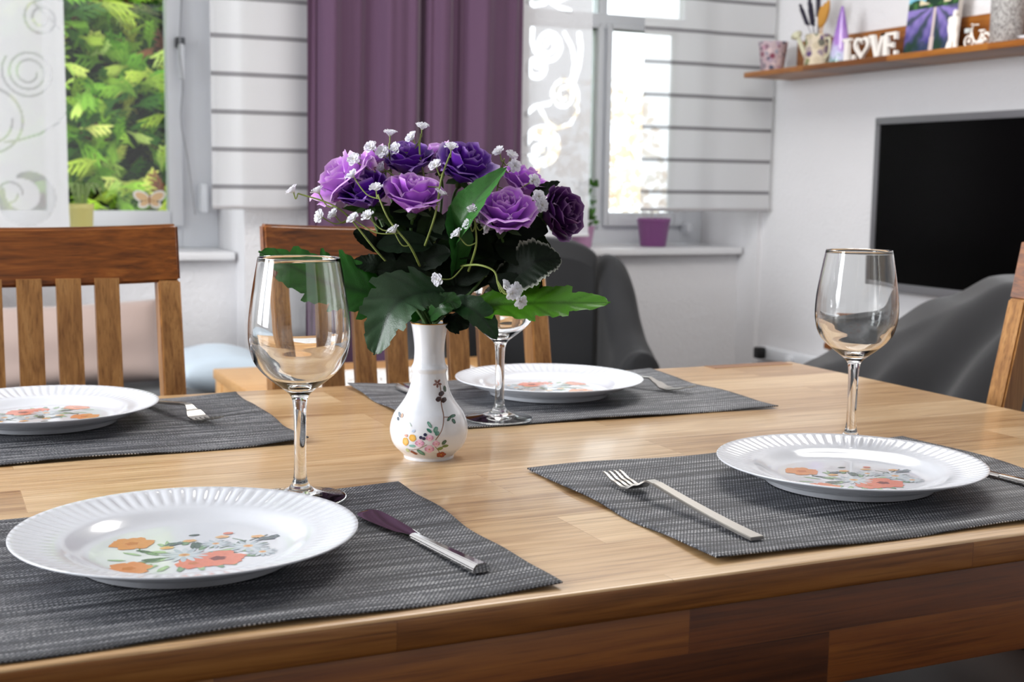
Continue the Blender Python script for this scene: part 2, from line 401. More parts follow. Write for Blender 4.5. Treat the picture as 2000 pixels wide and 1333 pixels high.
# ------------------------------------------------------------------ outside
def thuja():
    V, Fc, C_ = [], [], []
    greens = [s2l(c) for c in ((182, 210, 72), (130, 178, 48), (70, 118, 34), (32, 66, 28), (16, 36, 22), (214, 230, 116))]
    brown = s2l((128, 74, 52))
    def blob(p, d, n_, ln, wd, c):
        s = d.cross(n_).normalized(); b = len(V)
        for t_, w_ in ((0, .35), (.35, 1), (.75, .85), (1, .1)):
            q = p+d*ln*t_ - Vector((0, 0, 1))*ln*t_*t_*.25
            V.append(q-s*wd*w_); V.append(q+n_*wd*.3); V.append(q+s*wd*w_)
            C_.extend([c]*3)
        for i in range(3):
            for k in range(2): a = b+i*3+k; Fc.append((a, a+1, a+4, a+3))
    for i in range(5200):
        x = rng.uniform(-.5, 1.7); z = rng.uniform(.2, 2.5); dep = rng.uniform(0, .5)**1
        big = math.sin(x*9+z*4)*.10+math.sin(z*11-x*5)*.10
        y = 5.75+dep+big
        p = Vector((x, y, z)); el = rng.uniform(-.7, 1.1); az = rng.uniform(-PI*.95, -PI*.05)
        d = Vector((math.cos(az)*math.cos(el), math.sin(az)*math.cos(el)*.7, math.sin(el))).normalized()
        n_ = Vector((rng.uniform(-.6, .6), -1, rng.uniform(-.2, .9))).normalized(); n_ = (n_-d*n_.dot(d)).normalized()
        s = d.cross(n_)
        if math.sin(x*13+1)*math.sin(z*9)+rng.uniform(-.3, .3) > .93: c = brown
        else:
            q = min(4, int(dep*7+rng.uniform(0, 1.6))) if rng.rand() > .16 else 5  # deeper fronds get darker greens: inner shade put into the colour
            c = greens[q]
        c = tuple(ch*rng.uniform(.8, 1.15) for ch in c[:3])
        ln = rng.uniform(.09, .17)
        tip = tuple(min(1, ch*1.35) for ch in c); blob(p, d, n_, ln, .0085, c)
        for k in (.25, .45, .65, .85):
            for sg in (-1, 1):
                dd = (d*1.0+s*sg*.5).normalized(); blob(p+d*ln*k, dd, n_, ln*(.62-.35*k), .0060, tip if k > .4 else c)
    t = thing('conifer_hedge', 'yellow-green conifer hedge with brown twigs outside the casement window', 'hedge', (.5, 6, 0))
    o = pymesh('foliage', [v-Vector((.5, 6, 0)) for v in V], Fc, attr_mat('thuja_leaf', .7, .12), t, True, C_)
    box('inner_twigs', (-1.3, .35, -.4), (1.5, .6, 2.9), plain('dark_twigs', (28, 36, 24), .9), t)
    for k in range(4): tube('trunk', [(-.9+.6*k, .3, -.4), (-.88+.6*k, .28, 1.2), (-.9+.6*k, .3, 2.7)], .035, plain('bark_brown', (98, 66, 48), .9), t)
thuja()
def autumn_tree():
    t = thing('autumn_tree', 'faint pale orange autumn tree far outside the narrow window', 'tree', (4.65, 8.6, -.3))
    br = plain('pale_bark', (190, 168, 150), .9)
    tube('trunk', [(.1, 0, 0), (.05, 0, .8), (0, 0, 1.7), (.05, 0, 2.1)], lambda s: .06*(1-.7*s), br, t)
    V, Fc, C_ = [], [], []
    pal = [s2l(c) for c in ((250, 240, 228), (246, 226, 204), (250, 244, 236), (236, 212, 190))]  # near-white tones: overexposed glare painted into the leaves
    for i in range(1500):
        a = rng.uniform(0, 2*PI); r = .75*math.sqrt(rng.rand()); z = rng.uniform(.5, 2.1)
        if rng.rand() > (1.15-(z-.5)*.55): continue
        r *= (1.2-z*.35)
        p = Vector((r*math.cos(a), r*math.sin(a), z)); s = .05
        u = Vector(rng.normal(size=3)).normalized(); v = u.cross(Vector(rng.normal(size=3))).normalized(); b = len(V)
        V += [p-u*s, p-v*s*.7, p+u*s, p+v*s*.7]; Fc.append((b, b+1, b+2, b+3)); C_ += [pal[rng.randint(4)]]*4
    pymesh('foliage', V, Fc, attr_mat('autumn_leaf', .8, .5), t, False, C_)
autumn_tree()
struct(box('ground', (-12, 4.5, -.45), (14, 30, -.35), plain('garden_ground', (120, 130, 96), .95)))

# ------------------------------------------------------------------ sheer panels and curtain
def panel_mesh(name, x0, x1, y, z0, z1, mat, parent=None, amp=.004):
    V, Fc = [], []; nx, nz = 24, 2
    for j in range(nz+1):
        for i in range(nx+1):
            x = x0+(x1-x0)*i/nx; V.append((x, y+amp*math.sin(x*17)+amp*.5*math.sin(x*41), z0+(z1-z0)*j/nz))
    for j in range(nz):
        for i in range(nx): a = j*(nx+1)+i; Fc.append((a, a+1, a+nx+2, a+nx+1))
    return pymesh(name, V, Fc, mat, parent, True)
BAR = plain('hem_bar_grey', (176, 174, 176), .45, .3)
for lab, x0, x1 in (('white sheer panel with grey stripes hanging between the casement window and the purple curtain', .797, 1.34),
                    ('white sheer panel with grey stripes hanging beside the wall with the television', 2.268, 2.797)):
    t = thing('striped_curtain_panel', lab, 'curtain', ((x0+x1)/2, 3.88, .94), 0, 'grey striped sheer panels')
    c = t.location
    o = panel_mesh('cloth', x0-c.x, x1-c.x, 0, 0, 1.5, STRIPED, t); o.data.transform(Matrix.Translation((c.x, 0, c.z))); o.location = (-c.x, 0, -c.z)
    box('hem_bar', (x0-c.x, -.006, -.004), (x1-c.x, .006, .008), BAR, t, .002)

def seg_mask(P, segs):
    """P: (n,2) pixel-like coords; segs: list of (polyline, halfwidth)"""
    m = np.zeros(len(P))
    for pl, hw in segs:
        pl = np.asarray(pl, float); hws = hw if callable(hw) else (lambda s, h=hw: h)
        for i in range(len(pl)-1):
            a, b = pl[i], pl[i+1]; d = b-a; L2 = max(d@d, 1e-9)
            t_ = np.clip(((P-a)@d)/L2, 0, 1); q = P-(a+t_[:, None]*d); dist = np.sqrt((q*q).sum(1))
            h = hws((i+.5)/(len(pl)-1)); m = np.maximum(m, np.clip((h-dist)/1.2+.5, 0, 1))
    return m
def spiral(cx, cy, r0, r1, a0, turns, sq=1., n=60):
    return [(cx+(r0+(r1-r0)*k/n)*math.cos(a0+2*PI*turns*k/n), cy+sq*(r0+(r1-r0)*k/n)*math.sin(a0+2*PI*turns*k/n)) for k in range(n+1)]
def swirl_panel(label, x0, x1, y, z0, z1, segs, origin, strength=1.):
    """segs are drawn in the panel's own plane in units of photo pixels at that distance (1/530 m)"""
    st = .0042; nx = int((x1-x0)/st); nz = int((z1-z0)/st)
    xs = np.linspace(x0, x1, nx+1); zs = np.linspace(z0, z1, nz+1)
    X, Z = np.meshgrid(xs, zs); P = np.stack([(X.ravel()-origin[0])*530, -(Z.ravel()-origin[1])*530], 1)
    segs = segs+[([(a+12, b-430) for a, b in pl], hw) for pl, hw in segs if min(b for a, b in pl) > 45]     # the pattern repeats further up
    m = seg_mask(P, segs)*strength
    ctr = Vector(((x0+x1)/2, y, z0))
    V = [(a-ctr.x, .004*math.sin(a*19), b-ctr.z) for a, b in zip(X.ravel(), Z.ravel())]
    Fc = [(j*(nx+1)+i, j*(nx+1)+i+1, (j+1)*(nx+1)+i+1, (j+1)*(nx+1)+i) for j in range(nz) for i in range(nx)]
    t = thing('swirl_curtain_panel', label, 'curtain', ctr, 0, 'sheer panels with burnt-out swirls')
    pymesh('cloth', V, Fc, SWIRLED, t, True, [(q, q, q) for q in m])
    box('hem_bar', (x0-ctr.x, -.005, -.004), (x1-ctr.x, .005, .006), plain('hem_white', (228, 228, 230), .5), t, .002)
    return t
# right swirl panel: pixel origin (1020, 0)
z3 = lambda x, y: ((x/2.563+1000)-1020, y/2.563)
sR = [([z3(*p) for p in spiral(180, 185, 10, 72, PI*.9, 1.9)], 3.6),
      ([z3(*p) for p in [(103, 120), (100, 170), (115, 215), (150, 245), (180, 250)]], 4),
      ([z3(*p) for p in spiral(125, 290, 36, 38, 0, 1.0)], 5.5), ([z3(*p) for p in spiral(128, 275, 2, 22, -1, 1.3)], 3),
      ([z3(*p) for p in spiral(262, 400, 14, 76, PI*.2, 2.0)], 3.6),
      ([z3(*p) for p in [(258, 128), (300, 190), (312, 260), (300, 330), (290, 350)]], 3.5),
      ([z3(*p) for p in [(335, 130), (345, 190), (335, 270), (312, 335)]], 5),
      ([z3(*p) for p in [(300, 340), (335, 400), (335, 470), (295, 530), (230, 548), (180, 520), (145, 465)]], 3.5),
      ([z3(*p) for p in [(78, 492), (120, 455), (190, 440)]], 4),
      ([z3(*p) for p in spiral(150, 630, 66, 72, -PI*.95, .82)], lambda s: 3+9*math.sin(PI*s)**.7),
      ([z3(*p) for p in [(80, 600), (110, 585), (145, 590), (170, 615)]], 5), ([z3(*p) for p in spiral(135, 650, 8, 26, 0, 1)], 4),
      ([z3(*p) for p in spiral(88, 722, 40, 62, 0, 1.5)], 2.6),
      ([z3(*p) for p in [(150, 795), (215, 815), (275, 860), (318, 925)]], 4), ([z3(*p) for p in [(90, 850), (160, 840), (230, 860), (280, 920), (318, 1010)]], 2.6),
      ([z3(*p) for p in [(80, 5), (110, 18), (160, 5)]], 4), ([z3(*p) for p in [(190, 0), (235, 22), (285, 32)]], 4),
      ([z3(*p) for p in spiral(200, 1010, 30, 95, 0, 1.6)], 2.6)]
oR = at(1020, 0, y=3.845)
swirl_panel('white sheer panel with swirls hanging between the purple curtain and the narrow window', 1.60, 2.047, 3.845, .855, 1.86, sR, (oR.x, oR.z))
z1 = lambda x, y: (x/2.666, y/2.666)
sL = [([z1(*p) for p in spiral(95, 270, 30, 100, 0, 2.6)], 1.3), ([z1(*p) for p in spiral(150, 60, 20, 72, 0, 1.8)], 1.6),
      ([z1(*p) for p in [(120, 0), (160, 40), (215, 95)]], 1.4), ([z1(*p) for p in [(245, 400), (200, 460), (130, 505), (40, 535), (0, 540)]], 1.6),
      ([z1(*p) for p in spiral(70, 750, 82, 88, -PI*.6, .85)], lambda s: 2+10*math.sin(PI*s)**.7),
      ([z1(*p) for p in spiral(10, 740, 30, 50, 0, 1)], 1.3), ([z1(*p) for p in [(0, 960), (90, 985), (205, 1065)]], 1.6),
      ([z1(*p) for p in spiral(205, 1030, 25, 108, 0, 2.4)], 1.1), ([z1(*p) for p in spiral(-60, 450, 90, 150, 0, 1.6)], 1.6)]
oL = at(0, 0, y=3.845)
swirl_panel('white sheer panel with faint swirls hanging over the casement window', -.09, .386, 3.845, .875, 1.86, sL, (oL.x, oL.z), .55)

def curtain():
    x0, x1 = 1.052, 1.782; V, Fc = [], []; nx, nz = 190, 12; y0 = 3.785
    xs = [0]; folds = []
    for j in range(nz+1):
        z = .05+2.40*j/nz
        for i in range(nx+1):
            s = i/nx; w = s*2*PI*4.6+1.1*math.sin(s*11)+.15*math.sin(j*.5)
            y = y0+.022*math.sin(w)+.010*math.sin(2.3*w+1)+.003*math.sin(5*w)
            x = x0+(x1-x0)*s+.012*math.sin(w*1.0+1.2)
            V.append((x, y, z))
    for j in range(nz):
        for i in range(nx): a = j*(nx+1)+i; Fc.append((a, a+1, a+nx+2, a+nx+1))
    o = pymesh('drape', V, Fc, CURT, None, True)
    t = thing('purple_curtain', 'floor-length purple curtain hanging in folds between the two windows', 'curtain', (1.417, 3.785, .05))
    o.data.transform(Matrix.Translation((-1.417, -3.785, -.05))); o.parent = t
    box('header_tape', (-.35, -.02, 2.36), (.35, .02, 2.405), CURT, t)
curtain()
# ceiling track carrying panels and curtain
tag(box('curtain_track', (-.1, 3.75, 2.46), (2.8, 3.90, 2.5), PVC), 'white ceiling track carrying the panels and the curtain', 'curtain track')

# cord and strap winder at the first window
cord = thing('blind_cord', 'thin grey pull cord hanging beside the casement window', 'cord', (.79, 4.22, 1.33))
tube('cord', smooth_path([(0, 0, .4), (-.02, 0, .12), (-.012, 0, 0), (-.02, .0, -.12), (.0, .0, -.25), (.02, .0, -.42)]), .0022, plain('cord_grey', (170, 172, 176), .7), cord)
tag(box('strap_winder', (-.012, 4.235, .915), (.012, 4.305, 1.01), PVC, None, .008), 'white strap winder on the casement window frame', 'strap winder').location = (.845, 0, 0)
# butterfly sticker on the pane
def butterfly():
    V, Fc, C_ = [], [], []; wht = s2l((244, 240, 232)); org = s2l((232, 196, 150)); cen = at(292, 390, y=4.318)
    def ell(cx, cz, rx, rz, a, c, y):
        b = len(V); n = 18; V.append((cx, y, cz)); C_.append(c)
        for k in range(n):
            t_ = 2*PI*k/n; x_, z_ = rx*math.cos(t_), rz*math.sin(t_)
            V.append((cx+x_*math.cos(a)-z_*math.sin(a), y, cz+x_*math.sin(a)+z_*math.cos(a))); C_.append(c)
        for k in range(n): Fc.append((b, b+1+k, b+1+(k+1) % n))
    for s in (-1, 1):
        ell(s*.026, .010, .028, .018, s*.45, wht, 0); ell(s*.018, -.014, .020, .014, -s*.4, wht, 0)
        ell(s*.024, .009, .022, .012, s*.45, org, -.0006); ell(s*.016, -.012, .014, .008, -s*.4, org, -.0006)
    ell(0, 0, .003, .02, 0, s2l((170, 120, 80)), -.001)
    o = pymesh('butterfly_sticker', V, Fc, attr_mat('sticker_print', .5), None, False, C_); o.location = cen
    tag(o, 'pale orange butterfly sticker on the casement pane', 'sticker')
butterfly()

# ------------------------------------------------------------------ dining table
TX0, TX1, TY0, TY1 = -1.0, 1.2179, .7292, 1.6145
tb = thing('dining_table', 'long dining table of oiled wood staves set for four', 'table', (.1, 1.17, 0))
tl = tb.location
def rel(o, lo): return tuple(lo[i]-tl[i] for i in range(3))
bm = bmesh.new(); add_box(bm, rel(0, (TX0, TY0, T-.0235)), rel(0, (TX1, TY1, T)), .0035, 3)
top = bmobj('tabletop', bm, [TOPM, EDGEM], tb); autosmooth(top, 40)
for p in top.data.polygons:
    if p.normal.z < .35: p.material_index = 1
ap = .006
for nm, lo, hi, mt in (('apron', (TX0+.02, TY0+ap, T-.099), (TX1-.02, TY0+ap+.022, T-.0235), APRONM), ('apron', (TX0+.02, TY1-ap-.022, T-.099), (TX1-.02, TY1-ap, T-.0235), APRONM)):
    box(nm, rel(0, lo), rel(0, hi), mt, tb, .0015)
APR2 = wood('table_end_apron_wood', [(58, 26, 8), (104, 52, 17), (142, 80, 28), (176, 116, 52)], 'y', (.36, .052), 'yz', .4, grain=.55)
for x in (TX0+.02, TX1-.042):
    box('apron', rel(0, (x, TY0+ap+.022, T-.099)), rel(0, (x+.022, TY1-ap-.022, T-.0235)), APR2, tb, .0015)
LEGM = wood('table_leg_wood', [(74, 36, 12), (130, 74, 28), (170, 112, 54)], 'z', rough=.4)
for x in (TX0+.043, TX1-.123):
    for y in (TY0+.029, TY1-.109):
        box('leg', rel(0, (x, y, 0)), rel(0, (x+.08, y+.08, T-.0235)), LEGM, tb, .003)
# dark inlaid staves at the far end of the top
box('dark_stave', rel(0, (1.06, 1.585, T-.001)), rel(0, (1.20, 1.6135, T+.0004)), wood('dark_stave_wood', [(110, 70, 38), (140, 96, 58), (160, 116, 74)], 'x'), tb)

# ------------------------------------------------------------------ chairs
def make_chair(label, loc, rz):
    t = thing('dining_chair', label, 'chair', loc, rz, 'wooden slat-back dining chairs')
    tan = math.tan(math.radians(11.3)); zs = .46
    def yl(z): return max(0, z-.45)*tan
    # rear posts
    for s in (-1, 1):
        bm = bmesh.new(); x0, x1 = s*.211-.0155, s*.211+.0155; rings = []
        for z, y0, y1 in ((0, .03, .066), (.45, -.014, .026), (.884, yl(.884)-.010, yl(.884)+.026)):
            rings.append([bm.verts.new((x0, y0, z)), bm.verts.new((x1, y0, z)), bm.verts.new((x1, y1, z)), bm.verts.new((x0, y1, z))])
        for a, b in zip(rings, rings[1:]):
            for k in range(4): bm.faces.new((a[k], a[(k+1) % 4], b[(k+1) % 4], b[k]))
        bm.faces.new(rings[0][::-1]); bm.faces.new(rings[-1])
        bmesh.ops.bevel(bm, geom=bm.edges[:], offset=.0025, segments=2, affect='EDGES')
        autosmooth(bmobj('back_post', bm, SLATM, t), 50)
        box('leg', (s*.205-.019, -.405, 0), (s*.205+.019, -.367, zs-.02), SLATM, t, .003)
    # slats
    for xk in (-.1275, -.0765, -.0255, .0255, .0765, .1275):
        bm = bmesh.new(); rings = []
        for k in range(7):
            z = .485+(.888-.485)*k/6; y = yl(z)+.004+.010*math.sin(PI*k/6)
            rings.append([bm.verts.new((xk-.0163, y-.005, z)), bm.verts.new((xk+.0163, y-.005, z)), bm.verts.new((xk+.0163, y+.009, z)), bm.verts.new((xk-.0163, y+.009, z))])
        for a, b in zip(rings, rings[1:]):
            for k in range(4): bm.faces.new((a[k], a[(k+1) % 4], b[(k+1) % 4], b[k]))
        bm.faces.new(rings[0][::-1]); bm.faces.new(rings[-1])
        autosmooth(bmobj('slat', bm, SLATM, t), 50)
    # top rail, curved in plan and dished along its upper edge
    bm = bmesh.new(); rings = []; n = 24
    for i in range(n+1):
        x = -.2268+.4536*i/n; u = x/.2268
        bow = .020*(1-u*u); up = .006*u*u
        zb = .8765+up; zt = .957+up
        yb, yt = yl(zb)+bow-.010, yl(zt)+bow-.010
        rings.append([bm.verts.new((x, yb, zb)), bm.verts.new((x, yt, zt)), bm.verts.new((x, yt+.026, zt)), bm.verts.new((x, yb+.030, zb))])
    for a, b in zip(rings, rings[1:]):
        for k in range(4): bm.faces.new((a[k], b[k], b[(k+1) % 4], a[(k+1) % 4]))
    bm.faces.new(rings[0]); bm.faces.new(rings[-1][::-1])
    bmesh.ops.recalc_face_normals(bm, faces=bm.faces)
    ed = [e for e in bm.edges if len(e.link_faces) == 2 and e.calc_face_angle() > .8]
    bmesh.ops.bevel(bm, geom=ed, offset=.004, segments=3, affect='EDGES')
    autosmooth(bmobj('top_rail', bm, RAILM, t), 40)
    box('lower_rail', (-.197, -.004, .455), (.197, .018, .487), RAILM, t, .003)
    box('seat', (-.222, -.43, zs-.02), (.222, -.016, zs), SEATM, t, .006)
    boxes('seat_frame', [((-.20, -.40, zs-.075), (.20, -.382, zs-.02)), ((-.205, -.38, zs-.075), (-.187, -.016, zs-.02)), ((.187, -.38, zs-.075), (.205, -.016, zs-.02))], SLATM, t, .002)
    return t
ch = make_chair('slat-back chair in front of the casement window', (.107, 1.775, 0), 0)
copy_tree(ch, None, (.683, 1.775, 0), 0, 'slat-back chair behind the flower vase')
copy_tree(ch, None, (1.248, 1.062, 0), -PI/2, 'slat-back chair at the head of the table beside the dark throw')

# ------------------------------------------------------------------ placemats
def placemat(label, cx, cy, rz, seed):
    w, h = .450, .3177; nx, ny = 60, 40; r = random.Random(seed); ph = [r.uniform(0, 6.28) for _ in range(6)]
    def z(x, y):
        e = max(0, abs(y)/(h/2)-.72)/.28; ex = max(0, abs(x)/(w/2)-.78)/.22
        k = .0012*(1+math.sin(x*26+ph[0]))*e+.0014*(1+math.sin(y*34+ph[1]))*ex
        return .0005+k
    V, Fc = [], []
    for s in (1, 0):
        for j in range(ny+1):
            for i in range(nx+1):
                x = -w/2+w*i/nx; y = -h/2+h*j/ny
                xe = x+.0010*math.sin(y*60+ph[2])*(abs(x)/(w/2))**6; ye = y+.0012*math.sin(x*30+ph[3])*(abs(y)/(h/2))**6
                V.append((xe, ye, z(x, y)+(.0012 if s else 0)))
    N = (nx+1)*(ny+1)
    for j in range(ny):
        for i in range(nx):
            a = j*(nx+1)+i; q = (a, a+1, a+nx+2, a+nx+1); Fc.append(q); Fc.append(tuple(N+k for k in reversed(q)))
    bd = [i for i in range(nx)]+[nx+j*(nx+1) for j in range(ny)]+[ny*(nx+1)+nx-i for i in range(nx)]+[(ny-j)*(nx+1) for j in range(ny)]
    for a, b in zip(bd, bd[1:]+bd[:1]): Fc.append((b, a, N+a, N+b))
    o = pymesh('placemat', V, Fc, WEAVE, None, True); o.location = (cx, cy, T); o.rotation_euler = (0, 0, rz)
    return tag(o, label, 'placemat', 'dark woven placemats')
placemat('dark woven placemat with the table knife, frontmost of the four', .1541, .8983, .0091, 1)
placemat('dark woven placemat with a fork lying on its bare corner, by the table edge', .7349, .9101, -.0012, 2)
placemat('dark woven placemat behind the flower vase', .7215, 1.4339, -.0257, 3)
placemat('dark woven placemat in front of the chair by the casement window', .1283, 1.4205, .0128, 4)

# ------------------------------------------------------------------ plates
PR = .1196
def plate_decor(parent, zc):
    V, Fc, C_ = [], [], []; lay = [0]
    def poly(pts, c, c2=None):
        lay[0] += 1; z = zc+.00012+lay[0]*1.2e-6; b = len(V); cx = sum(p[0] for p in pts)/len(pts); cy = sum(p[1] for p in pts)/len(pts)
        V.append((cx, cy, z)); C_.append(c2 or c)
        for p in pts: V.append((p[0], p[1], z)); C_.append(c)
        n = len(pts)
        for k in range(n): Fc.append((b, b+1+k, b+1+(k+1) % n))
    def ell(cx, cy, rx, ry, a, c, c2=None, wob=0, n=20):
        pts = []
        for k in range(n):
            t_ = 2*PI*k/n; q = 1+wob*math.sin(5*t_+cx*900)+wob*.6*math.sin(9*t_+cy*700)
            x_, y_ = rx*q*math.cos(t_), ry*q*math.sin(t_); pts.append((cx+x_*math.cos(a)-y_*math.sin(a), cy+x_*math.sin(a)+y_*math.cos(a)))
        poly(pts, c, c2)
    def line(pts, w, c):
        P = smooth_path([(x, y, 0) for x, y in pts], 8)
        for a, b in zip(P, P[1:]):
            d = (b-a); nn = Vector((-d.y, d.x, 0)).normalized()*w
            poly([(a-nn)[:2], (b-nn)[:2], (b+nn)[:2], (a+nn)[:2]], c)
    def leaf(x, y, a, l, w, c): ell(x+l*.5*math.cos(a), y+l*.5*math.sin(a), l*.5, w, a, c, tuple(min(1, q*1.5) for q in c[:3])+(1,), .08)
    G1, G2, G3 = s2l((112, 142, 112)), s2l((150, 176, 140)), s2l((70, 92, 84))
    OR, OR2 = s2l((226, 152, 100)), s2l((196, 116, 72)); RD, RD2 = s2l((226, 132, 106)), s2l((120, 44, 36))
    WG, WG2 = s2l((206, 214, 220)), s2l((186, 198, 206)); YL = s2l((232, 196, 140)); BL = s2l((110, 122, 136))
    # stems and foliage
    line([(-.030, .018), (-.032, .000), (-.018, -.008), (.000, -.010)], .0006, G1)
    line([(-.050, -.034), (-.025, -.020), (0, -.018)], .0006, G1); line([(.034, .012), (.040, .000), (.020, -.010)], .0006, G1)
    line([(.055, -.008), (.030, -.014), (.0, -.018)], .0006, G1); line([(.060, .012), (.035, -.004)], .0006, G3)
    for i in range(26):
        a = rng.uniform(-.4, PI+.4); r_ = rng.uniform(.010, .038)
        leaf(r_*math.cos(a)*1.2, -.020+r_*math.sin(a)*.75, a+rng.uniform(-.5, .5), rng.uniform(.010, .018), rng.uniform(.0016, .0032), (G1, G2, G3, G2)[rng.randint(4)])
    for i in range(10):
        a = rng.uniform(-PI, 0); leaf(.03*math.cos(a)*1.1, -.022+.022*math.sin(a), a, .014, .0025, (G1, G2)[rng.randint(2)])
    # poppies
    def poppy(x, y, s, c, cd):
        for k in range(6): a = k*PI/3; ell(x+s*.42*math.cos(a), y+s*.42*math.sin(a), s*.62, s*.5, a, c, tuple(q*.9 for q in c[:3])+(1,), .09)
        ell(x, y, s*.30, s*.26, 0, cd, cd, .15)
    poppy(-.035, .024, .0155, OR, OR2); poppy(-.046, -.036, .0150, s2l((222, 142, 100)), OR2); poppy(.014, -.034, .0185, RD, RD2); poppy(-.004, -.040, .012, RD, OR2)
    def daisy(x, y, s, c=WG, yc=YL):
        for k in range(14): a = 2*PI*k/14; ell(x+s*.6*math.cos(a), y+s*.6*math.sin(a), s*.42, s*.12, a, WG if k % 2 else WG2, None)
        ell(x, y, s*.24, s*.22, 0, yc, OR2)
    daisy(-.006, -.018, .0165); daisy(.040, -.012, .015); daisy(.020, .002, .011); daisy(.046, -.030, .011)
    for x, y in ((.004, .016), (.028, .018), (-.014, .004), (.052, .010)): ell(x, y, .005, .0035, 0, YL, OR, .1)
    ell(-.008, .012, .007, .0035, .3, BL, G3, .2); ell(.060, .004, .012, .004, .35, BL, G3, .25); ell(.010, .030, .004, .0018, 0, G3); ell(.034, .026, .0038, .003, 0, RD)
    pymesh('painted_flowers', V, Fc, PRINT, parent, False, C_)
def plate_prof():
    p = [(0, .0062), (.03, .0062), (.062, .0062), (.068, .0066), (.074, .0082), (.079, .0108), (.083, .0128), (.0865, .0140)]
    k = 9
    for i in range(1, k+1): u = i/k; p.append((.0865+(.1192-.0865)*u, .0140+.0078*u**1.15))
    p += [(.1196, .0215), (.1196, .0208), (.1188, .0200), (.100, .0145), (.098, .0120), (.088, .0098), (.082, .0066), (.0765, .0040), (.0755, .0004), (.0745, 0), (.0725, 0), (.0715, .0006), (.0700, .0026), (0, .0026)]
    return p
def make_plate(label, x, y, rz):
    prof = plate_prof(); i0, i1 = 8, 16
    def mod(j, a, r, z):
        if i0 <= j <= i1+2:
            u = min(1, (j-i0)/3.); f = abs(math.sin(a*38)); z += -.0005*u*(1-f)*2*(0 if j >= i1 else 1)
        return r, z
    t = thing('dinner_plate', label, 'plate', (x, y, T+.0026), rz, 'white fluted dinner plates')
    lathe('dish', prof, PORC, t, 456, mod=mod); plate_decor(t, .0062); return t
pl = make_plate('white fluted plate with poppies beside the table knife, frontmost', .1642, .9002, .0)
copy_tree(pl, None, (.7596, .9136, T+.0026), -.15, 'white fluted plate with poppies beside the front fork, near the table end')
copy_tree(pl, None, (.7208, 1.4517, T+.0026), PI-.2, 'white fluted plate with poppies behind the flower vase')
copy_tree(pl, None, (.1169, 1.4659, T+.0026), PI+.2, 'white fluted plate with poppies in front of the chair by the casement window')

# ------------------------------------------------------------------ wine glasses
def make_glass(label, x, y):
    out = [(0, 0), (.030, 0), (.0370, .0004), (.0382, .0012), (.0376, .0021), (.030, .0034), (.020, .0052), (.0115, .0085), (.0070, .0135), (.0055, .020), (.0050, .032), (.0050, .050), (.0052, .070), (.0060, .082), (.0082, .0885),
           (.0150, .0945), (.0235, .1010), (.0318, .1085), (.0378, .1172), (.0410, .1285), (.0420, .1390), (.0414, .1530), (.0395, .1680), (.0367, .1850), (.0338, .2010), (.0336, .2022)]
    inn = [(.0328, .2020), (.0358, .1850), (.0386, .1680), (.0403, .1530), (.0407, .1390), (.0393, .1290), (.0357, .1194), (.0296, .1106), (.0216, .1034), (.0138, .0990), (.0070, .0966), (0, .0958)]
    def sm(p, n=4):
        P = smooth_path([(a, 0, b) for a, b in p], n); return [(max(0, q.x), q.z) for q in P]
    t = thing('wine_glass', label, 'wine glass', (x, y, T+.0026), 0, 'empty wine glasses')
    lathe('bowl_and_stem', sm(out[:3], 2)[:-1]+sm(out[2:])+sm(inn), GLASS, t, 96)
    return t
g = make_glass('empty wine glass standing behind the frontmost plate', .2822, 1.034)
copy_tree(g, None, (.8729, 1.0504, T+.0026), 0, 'empty wine glass standing before the television and the dark throw')
copy_tree(g, None, (.5881, 1.3096, T+.0026), 0, 'empty wine glass standing between the vase and the far plate')

# ------------------------------------------------------------------ cutlery
def knife(label, x, y, z, rz):
    """points along local +y: blade end at +y"""
    t = thing('table_knife', label, 'knife', (x, y, z), rz, 'steel table knives')
    # handle: square section widening to the butt
    bm = bmesh.new(); rings = []
    for k in range(13):
        u = k/12; yy = -.095+.110*u; w = .0072*(1-.42*u); h = .0082-.0036*u
        tp = .45
        rings.append([bm.verts.new((-w, yy, h*.12)), bm.verts.new((w, yy, h*.12)), bm.verts.new((w*1.0, yy, h*.55)), bm.verts.new((w*.55, yy, h)), bm.verts.new((-w*.55, yy, h)), bm.verts.new((-w, yy, h*.55))])
    for a, b in zip(rings, rings[1:]):
        for k in range(6): bm.faces.new((a[k], b[k], b[(k+1) % 6], a[(k+1) % 6]))
    bm.faces.new(rings[0]); bm.faces.new(rings[-1][::-1]); bmesh.ops.recalc_face_normals(bm, faces=bm.faces)
    bmesh.ops.bevel(bm, geom=[e for e in bm.edges if e.calc_face_angle(0) > .5], offset=.0007, segments=2, affect='EDGES')
    autosmooth(bmobj('handle', bm, CHROME, t), 40)
    # blade: flat, full bellied, rounded tip
    L_, R_ = [], []
    for k in range(25):
        u = k/24; yy = .013+.092*u
        wl = -.0045-.0065*math.sin(min(1, u*1.25)*PI*.5)**1.2; wr = .0050+.0030*math.sin(u*PI*.6)
        e = math.sqrt(max(0, 1-max(0, (u-.84)/.16)**2))
        L_.append((wl*e+(1-e)*.001, yy)); R_.append((wr*e+(1-e)*.001, yy))
    V, Fc = [], []
    for k in range(25):
        V += [(L_[k][0]*1.2, L_[k][1], .0026), ((L_[k][0]+R_[k][0])/2, L_[k][1], .0033), (R_[k][0]*1.2, R_[k][1], .0034), ((L_[k][0]+R_[k][0])/2, L_[k][1], .0016)]
    for k in range(24):
        for q in range(4): Fc.append((4*k+q, 4*k+4+q, 4*k+4+(q+1) % 4, 4*k+(q+1) % 4))
    autosmooth(pymesh('blade', V, Fc, plain('blade_steel', (200, 198, 196), .03, 1), t, True), 25); return t
